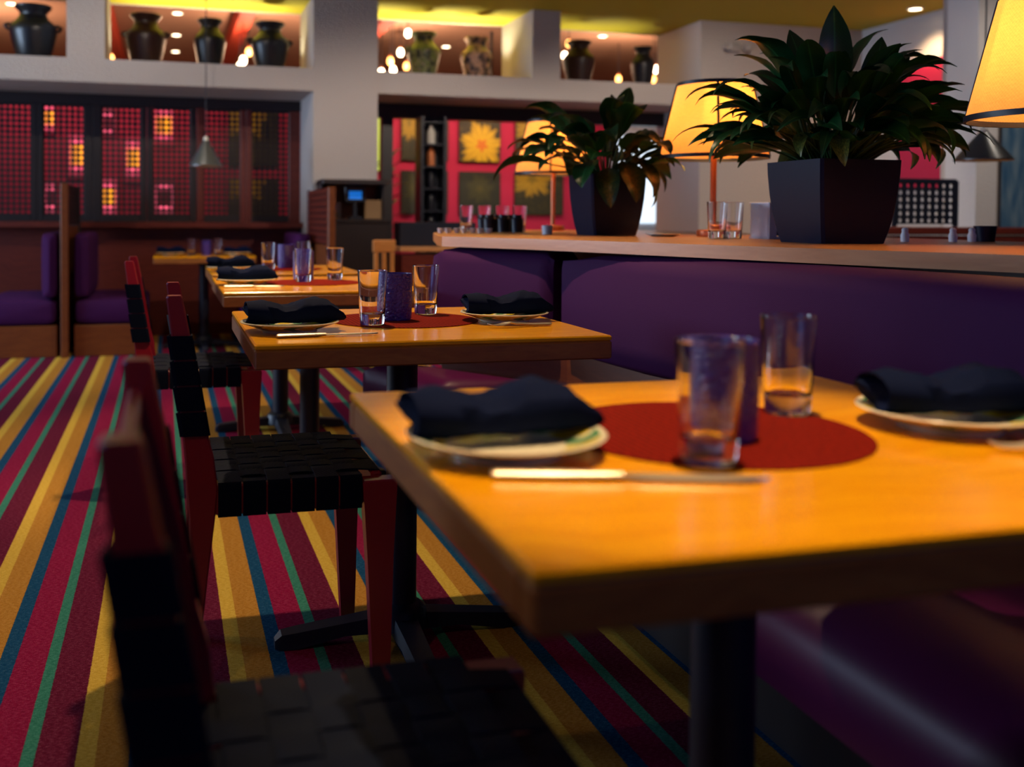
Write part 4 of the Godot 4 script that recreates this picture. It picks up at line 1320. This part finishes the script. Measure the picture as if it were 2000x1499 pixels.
func booths() -> void:
	# bench: at = floor point of the aisle end, dir = +1 opens to the right
	var list := [
		["dark purple booth bench at the photo's left edge, opening to the left", -0.735, -1, 7.42, 8.40],
		["purple booth bench right of the slatted divider, opening to the right", -0.64, 1, 7.42, 8.40],
		["far booth bench with bright purple back beside the red slatted divider", 1.05, -1, 7.42, 8.38],
	]
	for q in list:
		var x: float = q[1]
		var s: float = q[2]
		var l: float = q[4] - q[3]
		var o := thing("booth_bench", q[0], "bench", V(x, 0, q[3]), 0.0, "purple booth benches under the screens")
		part("wooden_base", cube(Vector3(s * 0.24, 0.11, -l / 2), Vector3(0.46, 0.22, l), 0.004), M.brown_wood, o)
		var b := MB.new()
		cushion(b, Vector3(s * 0.26, 0.315, -l / 2), Vector3(0.50, 0.185, l), 0.04)
		part("seat_cushion", b.done(50.0), M.purple_fabric, o)
		b = MB.new()
		cushion(b, Vector3(s * 0.06, 0.64, -l / 2), Vector3(0.115, 0.46, l), 0.05)
		part("back_cushion", b.done(50.0), M.purple_fabric, o)
	slat_divider("dark slatted divider between the two booths at the left", -0.69, 7.40, 8.40, 1.22, M.dark_wood, 9, 0.92)
	slat_divider("red slatted wooden divider in front of the wide column", 1.085, 6.78, 7.82, 1.20, M.red_wood, 9, 0.80)

# ------------------------------------------------------------------ behind the column and in the right opening
func service() -> void:
	var o := thing("service_cabinet", "dark service cabinet with open shelf standing against the wide column", "cabinet", V(1.385, 0, 7.62))
	part("body", cube(Vector3(0.0, 0.475, 0), Vector3(0.50, 0.95, 0.40), 0.005), M.dark_wood, o)
	part("countertop", cube(Vector3(0.0, 0.965, 0), Vector3(0.515, 0.026, 0.42), 0.004), M.dark_wood, o)
	part("back_panel", cube(Vector3(0.0, 1.11, -0.185), Vector3(0.50, 0.27, 0.02), 0.003), M.brown_wood, o)
	part("top_shelf", cube(Vector3(0.0, 1.262, -0.02), Vector3(0.515, 0.035, 0.38), 0.004), M.dark_wood, o)
	for s in [-1, 1]: part("side_panel", cube(Vector3(s * 0.24, 1.11, -0.09), Vector3(0.02, 0.27, 0.20), 0.002), M.dark_wood, o)
	o = thing("touch_screen", "small terminal with lit blue screen on the service cabinet", "screen", V(1.40, 0.9785, 7.60))
	part("foot", cube(Vector3(0, 0.01, 0), Vector3(0.10, 0.02, 0.10), 0.003), M.black_metal, o)
	part("stand", cube(Vector3(0, 0.07, -0.01), Vector3(0.03, 0.12, 0.03), 0.003), M.black_metal, o)
	part("housing", cube(Vector3(0, 0.19, 0), Vector3(0.16, 0.12, 0.03), 0.005), M.black_metal, o)
	part("lit_screen", cube(Vector3(0.0, 0.185, 0.0158), Vector3(0.10, 0.062, 0.002)), M.screen_blue, o)
	solo("card_box", cube(Vector3(0, 0.075, 0), Vector3(0.13, 0.15, 0.1), 0.004), M.amber_card, "brown box on the right end of the service cabinet", "box", V(1.545, 0.9785, 7.66))
	for i in range(4):
		solo("glass_tumbler", glass_mesh, M.clear_glass, ["front left", "rear left", "front right", "rear right"][i] + " one of four clear glasses on the service cabinet", "glass", V(1.165 + 0.075 * (i / 2), 0.9785, 7.48 + 0.075 * (i % 2)), 0.0, "glasses on the service cabinet")
	# shelf behind, reaching to the ledge
	o = thing("side_counter", "dark counter with reddish wooden front beyond the far end of the bench", "counter", V(1.98, 0, 7.3))
	part("body", cube(Vector3(0, 0.36, 0), Vector3(0.64, 0.72, 0.36), 0.004), M.red_wood, o)
	part("top", cube(Vector3(0, 0.76, 0), Vector3(0.68, 0.035, 0.40), 0.004), M.ledge_wood, o)
	part("upper_box", cube(Vector3(0.0, 0.87, -0.08), Vector3(0.60, 0.18, 0.2), 0.004), M.black_metal, o)
	# yellow wooden chair
	o = thing("wooden_chair", "pale yellow wooden chair with slatted back at the far end of the bench", "chair", V(1.42, 0, 6.62), 0.25)
	part("top_rail", cube(Vector3(0, 0.80, 0), Vector3(0.17, 0.085, 0.022), 0.006), M.light_wood, o)
	for s in [-1, 0, 1]: part("back_slat", cube(Vector3(s * 0.06, 0.605, 0), Vector3(0.032, 0.302, 0.018), 0.004), M.light_wood, o)
	part("seat", cube(Vector3(0, 0.44, 0.19), Vector3(0.38, 0.025, 0.40), 0.008), M.light_wood, o)
	for q in [[-0.15, 0.02], [0.15, 0.02], [-0.16, 0.36], [0.16, 0.36]]:
		part("leg", lathe([Vector2(0, 0), Vector2(0.013, 0), Vector2(0.018, 0.425), Vector2(0, 0.425)], 10), M.light_wood, o)
		o.get_child(o.get_child_count() - 1).position = Vector3(q[0], 0, q[1])
	# wine rack column
	o = thing("wine_rack", "tall black bottle rack in front of the crimson wall", "rack", V(2.20, 0, 8.35))
	for s in [-1, 1]: part("upright", cube(Vector3(s * 0.10, 0.93, 0), Vector3(0.03, 1.86, 0.20), 0.003), M.black_metal, o)
	part("back_panel", cube(Vector3(0, 0.93, -0.10), Vector3(0.17, 1.86, 0.012)), M.black_metal, o)
	for i in range(10): part("shelf", cube(Vector3(0, 0.10 + 0.19 * i, 0), Vector3(0.166, 0.014, 0.17), 0.002), M.black_metal, o)
	var bottle := lathe([Vector2(0, 0), Vector2(0.036, 0), Vector2(0.038, 0.004), Vector2(0.038, 0.10), Vector2(0.03, 0.125), Vector2(0.014, 0.145), Vector2(0.014, 0.168), Vector2(0, 0.168)], 16)
	for i in range(9):
		solo("wine_bottle", bottle, M.cream_glaze if i == 8 else (M.copper if i == 7 else M.clay_dark), "bottle on the " + ["lowest", "second", "third", "fourth", "fifth", "sixth", "seventh", "eighth", "topmost"][i] + " shelf of the black rack", "bottle", V(2.20, 0.1075 + 0.19 * i, 8.35), 0.0, "dark bottles in the black rack" if i < 7 else "")
	# dark foliage between the posts
	var rng := RandomNumberGenerator.new()
	rng.seed = 5
	o = thing("potted_plant", "dark thin leaved plant in front of the green window beside the column", "plant", V(1.93, 0, 8.80))
	part("pot", lathe([Vector2(0, 0), Vector2(0.10, 0), Vector2(0.13, 0.26), Vector2(0.115, 0.26), Vector2(0, 0.23)], 20), M.clay_dark, o)
	var lf := leaf_shape(0.22, 0.05, 1.2, 0.3, 0.8)
	part("trunk", lathe([Vector2(0, 0.2), Vector2(0.014, 0.2), Vector2(0.008, 1.55), Vector2(0, 1.55)], 8), M.stem_green, o)
	for i in range(30):
		var az := i * 2.4
		var y := 0.55 + 1.02 * i / 30.0
		put_leaf(o, lf, M.leaf_green, Vector3(0, y - 0.02, 0), Vector3(cos(az) * 0.03, y, -sin(az) * 0.03), az, 0.7 + rng.randf() * 0.5, 0.0, 0.8, 0.003)

func picture(label: String, x0: float, x1: float, h0: float, h1: float, d: float, m: Material, group := "flower pictures on the crimson wall") -> void:
	var o := thing("wall_picture", label, "picture", V((x0 + x1) / 2, (h0 + h1) / 2, d), 0.0, group)
	var w := x1 - x0; var h := h1 - h0
	part("panel", cube(Vector3(0, 0, 0.012), Vector3(w, h, 0.024), 0.003), M.crimson_paint if m.resource_name.begins_with("backlit") else M.dark_wood, o)
	var b := MB.new()
	var z := 0.0255
	var e := 0.004
	b.quad_uv(Vector3(-w / 2 + e, -h / 2 + e, z), Vector3(-w / 2 + e, h / 2 - e, z), Vector3(w / 2 - e, h / 2 - e, z), Vector3(w / 2 - e, -h / 2 + e, z), Vector2(0, 1), Vector2(0, 0), Vector2(1, 0), Vector2(1, 1))
	part("print", b.done(), m, o)

func pictures() -> void:
	var d := 9.59
	picture("square picture of a large yellow flower on the crimson wall", 2.81, 3.245, 1.553, 1.993, d, M.art_a)
	picture("dark olive picture below the large yellow flower", 2.814, 3.249, 1.025, 1.457, d, M.art_b)
	picture("yellow and olive picture behind the small lamp, upper row", 3.405, 3.95, 1.556, 2.02, d, M.art_c)
	picture("dark picture with yellow top behind the small lamp, lower row", 3.40, 3.93, 1.025, 1.457, d, M.art_c)
	picture("narrow olive picture right of the black bottle rack, upper row", 2.50, 2.70, 1.553, 1.993, d, M.art_b)
	picture("narrow olive picture right of the black bottle rack, lower row", 2.50, 2.70, 1.025, 1.457, d, M.art_b)
	picture("olive and yellow picture left of the black bottle rack, upper row", 2.22, 2.44, 1.553, 1.993, d, M.art_c)
	picture("olive picture left of the black bottle rack, lower row", 2.22, 2.44, 1.025, 1.457, d, M.art_b)
	# seen through the pierced screens
	var k := 9.575 / 8.65
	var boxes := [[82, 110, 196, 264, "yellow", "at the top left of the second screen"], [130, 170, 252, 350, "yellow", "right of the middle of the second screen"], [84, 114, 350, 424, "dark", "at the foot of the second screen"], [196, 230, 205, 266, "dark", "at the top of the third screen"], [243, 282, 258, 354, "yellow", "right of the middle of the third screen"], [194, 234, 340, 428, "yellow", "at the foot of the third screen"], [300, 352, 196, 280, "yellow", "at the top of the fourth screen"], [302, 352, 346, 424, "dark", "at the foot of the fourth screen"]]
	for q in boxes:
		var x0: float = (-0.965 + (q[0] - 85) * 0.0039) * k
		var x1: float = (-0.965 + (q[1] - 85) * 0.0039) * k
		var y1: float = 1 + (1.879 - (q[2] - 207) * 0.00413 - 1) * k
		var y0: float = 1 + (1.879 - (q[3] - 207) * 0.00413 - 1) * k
		picture("pink and %s print with painted glow, glimpsed %s" % [q[4], q[5]], x0, x1, y0, y1, d, M.lit_yellow if q[4] == "yellow" else M.lit_dark, "prints with painted glow behind the pierced screens")
	picture("upper olive and yellow print behind the last two screens", 0.55, 1.02, 1.46, 2.0, d, M.art_c, "flower prints behind the pierced screens")
	picture("lower olive and yellow print behind the last two screens", 0.55, 1.02, 0.93, 1.36, d, M.art_c, "flower prints behind the pierced screens")
	# added lights to brighten the crimson wall: an unseen slim tube under the beam for each bay
	for q in [[-0.75, 2.6, 1.0], [2.9, 2.4, 1.7]]:
		var o := thing("added_wall_washer", "slim added light tube washing the crimson wall " + ("behind the screens" if q[0] < 0 else "behind the bottle rack"), "light tube", V(q[0], 2.12, 8.85), 0.0)
		part("housing", cube(Vector3(0, 0.02, 0.02), Vector3(q[1], 0.04, 0.05), 0.004), M.black_metal, o)
		part("lit_tube", cube(Vector3(0, 0.0, -0.01), Vector3(q[1] - 0.05, 0.02, 0.02), 0.004), M.bulb_warm, o)
		part("hanger", cube(Vector3(0, 0.32, 0.02), Vector3(0.02, 0.56, 0.02)), M.black_metal, o)
		area(V(q[0], 2.10, 8.875), V(q[0], 1.4, 9.6), Vector2(q[1] - 0.05, 0.03), Color(1.0, 0.85, 0.75), q[2])

func right_side() -> void:
	# red panel on the right wall
	var o := thing("wall_panel", "tall glossy red panel on the pale wall behind the large plant", "panel", V(6.135, 1.80, 7.05))
	part("board", cube(Vector3(-0.012, 0, 0), Vector3(0.024, 1.08, 0.56), 0.004), M.crimson_paint, o)
	# pierced screen on the bench back
	o = thing("pierced_divider", "small black divider with rows of pale holes behind the large planter", "divider", V(4.72, 0.956, 5.40))
	var b := MB.new()
	for q in range(6):
		for p in range(8):
			cell(b, Vector3(-0.19 + 0.055 * p, 0.04 + 0.045 * q, 0), 0.0275, 0.0225, 0.0155, 0.012)
	part("pierced_panel", b.done(25.0), M.black_metal, o)
	part("frame", cube(Vector3(0, 0.295, 0), Vector3(0.47, 0.03, 0.025), 0.003), M.black_metal, o)
	for s in [-1, 1]: part("frame", cube(Vector3(s * 0.235, 0.15, 0), Vector3(0.03, 0.3, 0.025), 0.003), M.black_metal, o)
	o = thing("booth_partition", "long dark red wooden booth partition at the right, below the pale column", "partition", V(5.0, 0, 5.40))
	part("panel", cube(Vector3(0, 0.45, 0), Vector3(2.3, 0.90, 0.06), 0.005), M.red_wood, o)
	part("cap", cube(Vector3(0, 0.93, 0), Vector3(2.34, 0.05, 0.10), 0.008), M.red_wood, o)
	# large blue canvas
	o = thing("wall_picture", "large blue and grey abstract canvas behind the right hand lamp shade", "picture", V(6.07, 1.42, 5.89))
	part("stretcher", cube(Vector3(0, 0, 0.012), Vector3(0.60, 0.95, 0.024), 0.003), M.dark_wood, o)
	b = MB.new()
	b.quad_uv(Vector3(-0.298, -0.473, 0.026), Vector3(-0.298, 0.473, 0.026), Vector3(0.298, 0.473, 0.026), Vector3(0.298, -0.473, 0.026), Vector2(0, 1), Vector2(0, 0), Vector2(1, 0), Vector2(1, 1))
	part("print", b.done(), M.art_e, o)
	# emergency light on the wall
	o = thing("emergency_light", "white twin head emergency light on the plaster wall above the lamp", "light fixture", V(4.80, 2.50, 7.845))
	part("housing", cube(Vector3(0, 0, 0.03), Vector3(0.11, 0.07, 0.05), 0.008), M.dull_white, o)
	for s in [-1, 1]:
		part("lamp_head", lathe([Vector2(0, 0), Vector2(0.02, 0), Vector2(0.032, 0.03), Vector2(0.032, 0.05), Vector2(0.035, 0.05), Vector2(0, 0.04)], 16), M.dull_white, o)
		var c: MeshInstance3D = o.get_child(o.get_child_count() - 1)
		c.position = Vector3(s * 0.09, 0.0, 0.045)
		c.rotation.x = PI / 2

func ledge_things() -> void:
	var y := 0.9325
	for q in [[1.80, 3.02, "left of two clear glasses on the ledge beside the lamp pole"], [1.88, 3.05, "right of two clear glasses on the ledge beside the lamp pole"]]:
		tumbler(q[2], V(q[0], y, q[1]), "clear glasses on the ledge")
	var o := thing("card_holder", "white box with a dark slot on the ledge between lamp and large planter", "box", V(2.02, y, 3.02), 0.25)
	for q in [[Vector3(0, 0.004, 0), Vector3(0.145, 0.008, 0.09)], [Vector3(-0.055, 0.063, 0.043), Vector3(0.036, 0.11, 0.006)], [Vector3(0.03, 0.063, 0.043), Vector3(0.084, 0.11, 0.006)], [Vector3(0, 0.121, 0), Vector3(0.145, 0.006, 0.09)], [Vector3(-0.07, 0.063, 0), Vector3(0.006, 0.11, 0.078)], [Vector3(0.07, 0.063, 0), Vector3(0.006, 0.11, 0.078)]]:
		part("panel", cube(q[0], q[1], 0.001), M.white_enamel, o)
	part("dark_cards", cube(Vector3(-0.02, 0.055, 0), Vector3(0.1, 0.09, 0.06)), M.navy_cloth, o)
	solo("saucer", lathe([Vector2(0, 0), Vector2(0.04, 0), Vector2(0.065, 0.008), Vector2(0.065, 0.011), Vector2(0.04, 0.005), Vector2(0, 0.004)], 32), M.cream_glaze, "white saucer on the ledge between the small plant and the lamp", "saucer", V(1.80, y, 3.40))
	# shakers and cups at the back of the ledge
	var shaker := lathe([Vector2(0, 0), Vector2(0.012, 0), Vector2(0.013, 0.02), Vector2(0.009, 0.03), Vector2(0.010, 0.038), Vector2(0.006, 0.043), Vector2(0, 0.044)], 16)
	for q in [[2.20, 2.60, "small pale shaker right of the large planter"], [2.36, 2.58, "second small pale shaker, below the pale column"], [2.45, 2.60, "third small pale shaker, left of the dark cup"]]:
		solo("salt_shaker", shaker, M.white_enamel, q[2], "shaker", V(q[0], y, q[1]), 0.0, "small pale shakers on the ledge")
	solo("dark_cup", lathe([Vector2(0, 0), Vector2(0.028, 0), Vector2(0.034, 0.05), Vector2(0.031, 0.05), Vector2(0.026, 0.008), Vector2(0, 0.008)], 20), M.planter_dark, "small dark cup at the back of the ledge under the cone pendant", "cup", V(2.52, y, 2.62))
	solo("dark_bowl", lathe([Vector2(0, 0), Vector2(0.04, 0), Vector2(0.06, 0.03), Vector2(0.062, 0.06), Vector2(0.058, 0.06), Vector2(0.05, 0.03), Vector2(0, 0.012)], 24), M.black_metal, "black bowl at the back of the ledge, at the photo's right edge", "bowl", V(2.56, y, 2.42))
	# far end: row of white cups, dark jars, glasses and a candle
	var cup := lathe([Vector2(0, 0), Vector2(0.010, 0), Vector2(0.0145, 0.02), Vector2(0.013, 0.0205), Vector2(0.009, 0.004), Vector2(0, 0.003)], 16)
	for i in range(7):
		solo("white_cup", cup, M.white_enamel, "small white cup at the ledge's far end, " + ["first", "second", "third", "fourth", "fifth", "sixth", "last"][i] + " from its tip", "cup", V(1.12 + 0.036 * i, y, 4.08 + 0.012 * (i % 2)), 0.0, "white cups at the far end of the ledge")
	var jar := lathe([Vector2(0, 0), Vector2(0.028, 0), Vector2(0.03, 0.06), Vector2(0.022, 0.068), Vector2(0.022, 0.08), Vector2(0, 0.08)], 16)
	for i in range(6):
		solo("dark_jar", jar, M.clay_dark, ["left", "middle", "right"][i % 3] + " dark jar of the " + ["front", "back"][i / 3] + " row, left of the farthest lamp", "jar", V(1.43 + 0.056 * (i % 3), y, 4.36 - 0.03 * (i % 3) + 0.09 * (i / 3)), 0.0, "dark jars on the far part of the ledge")
	for i in range(4):
		solo("glass_tumbler", glass_mesh, M.clear_glass, ["first", "second", "third", "last"][i] + " from the left of four clear glasses behind the dark jars", "glass", V(1.40 + 0.085 * i, y, 4.64 - 0.02 * i), 0.0, "glasses among the dark jars")
	solo("votive_candle", lathe([Vector2(0, 0), Vector2(0.02, 0), Vector2(0.022, 0.035), Vector2(0.018, 0.036), Vector2(0.002, 0.034), Vector2(0, 0.042)], 16), M.white_enamel, "small white votive candle beside the small lamp's pole", "candle", V(1.50, y, 3.82))

func _ready() -> void:
	setup()
	materials()
	room()
	lattice()
	banquette()
	tables()
	chairs()
	lamps()
	plants()
	niches()
	booths()
	service()
	pictures()
	right_side()
	ledge_things()
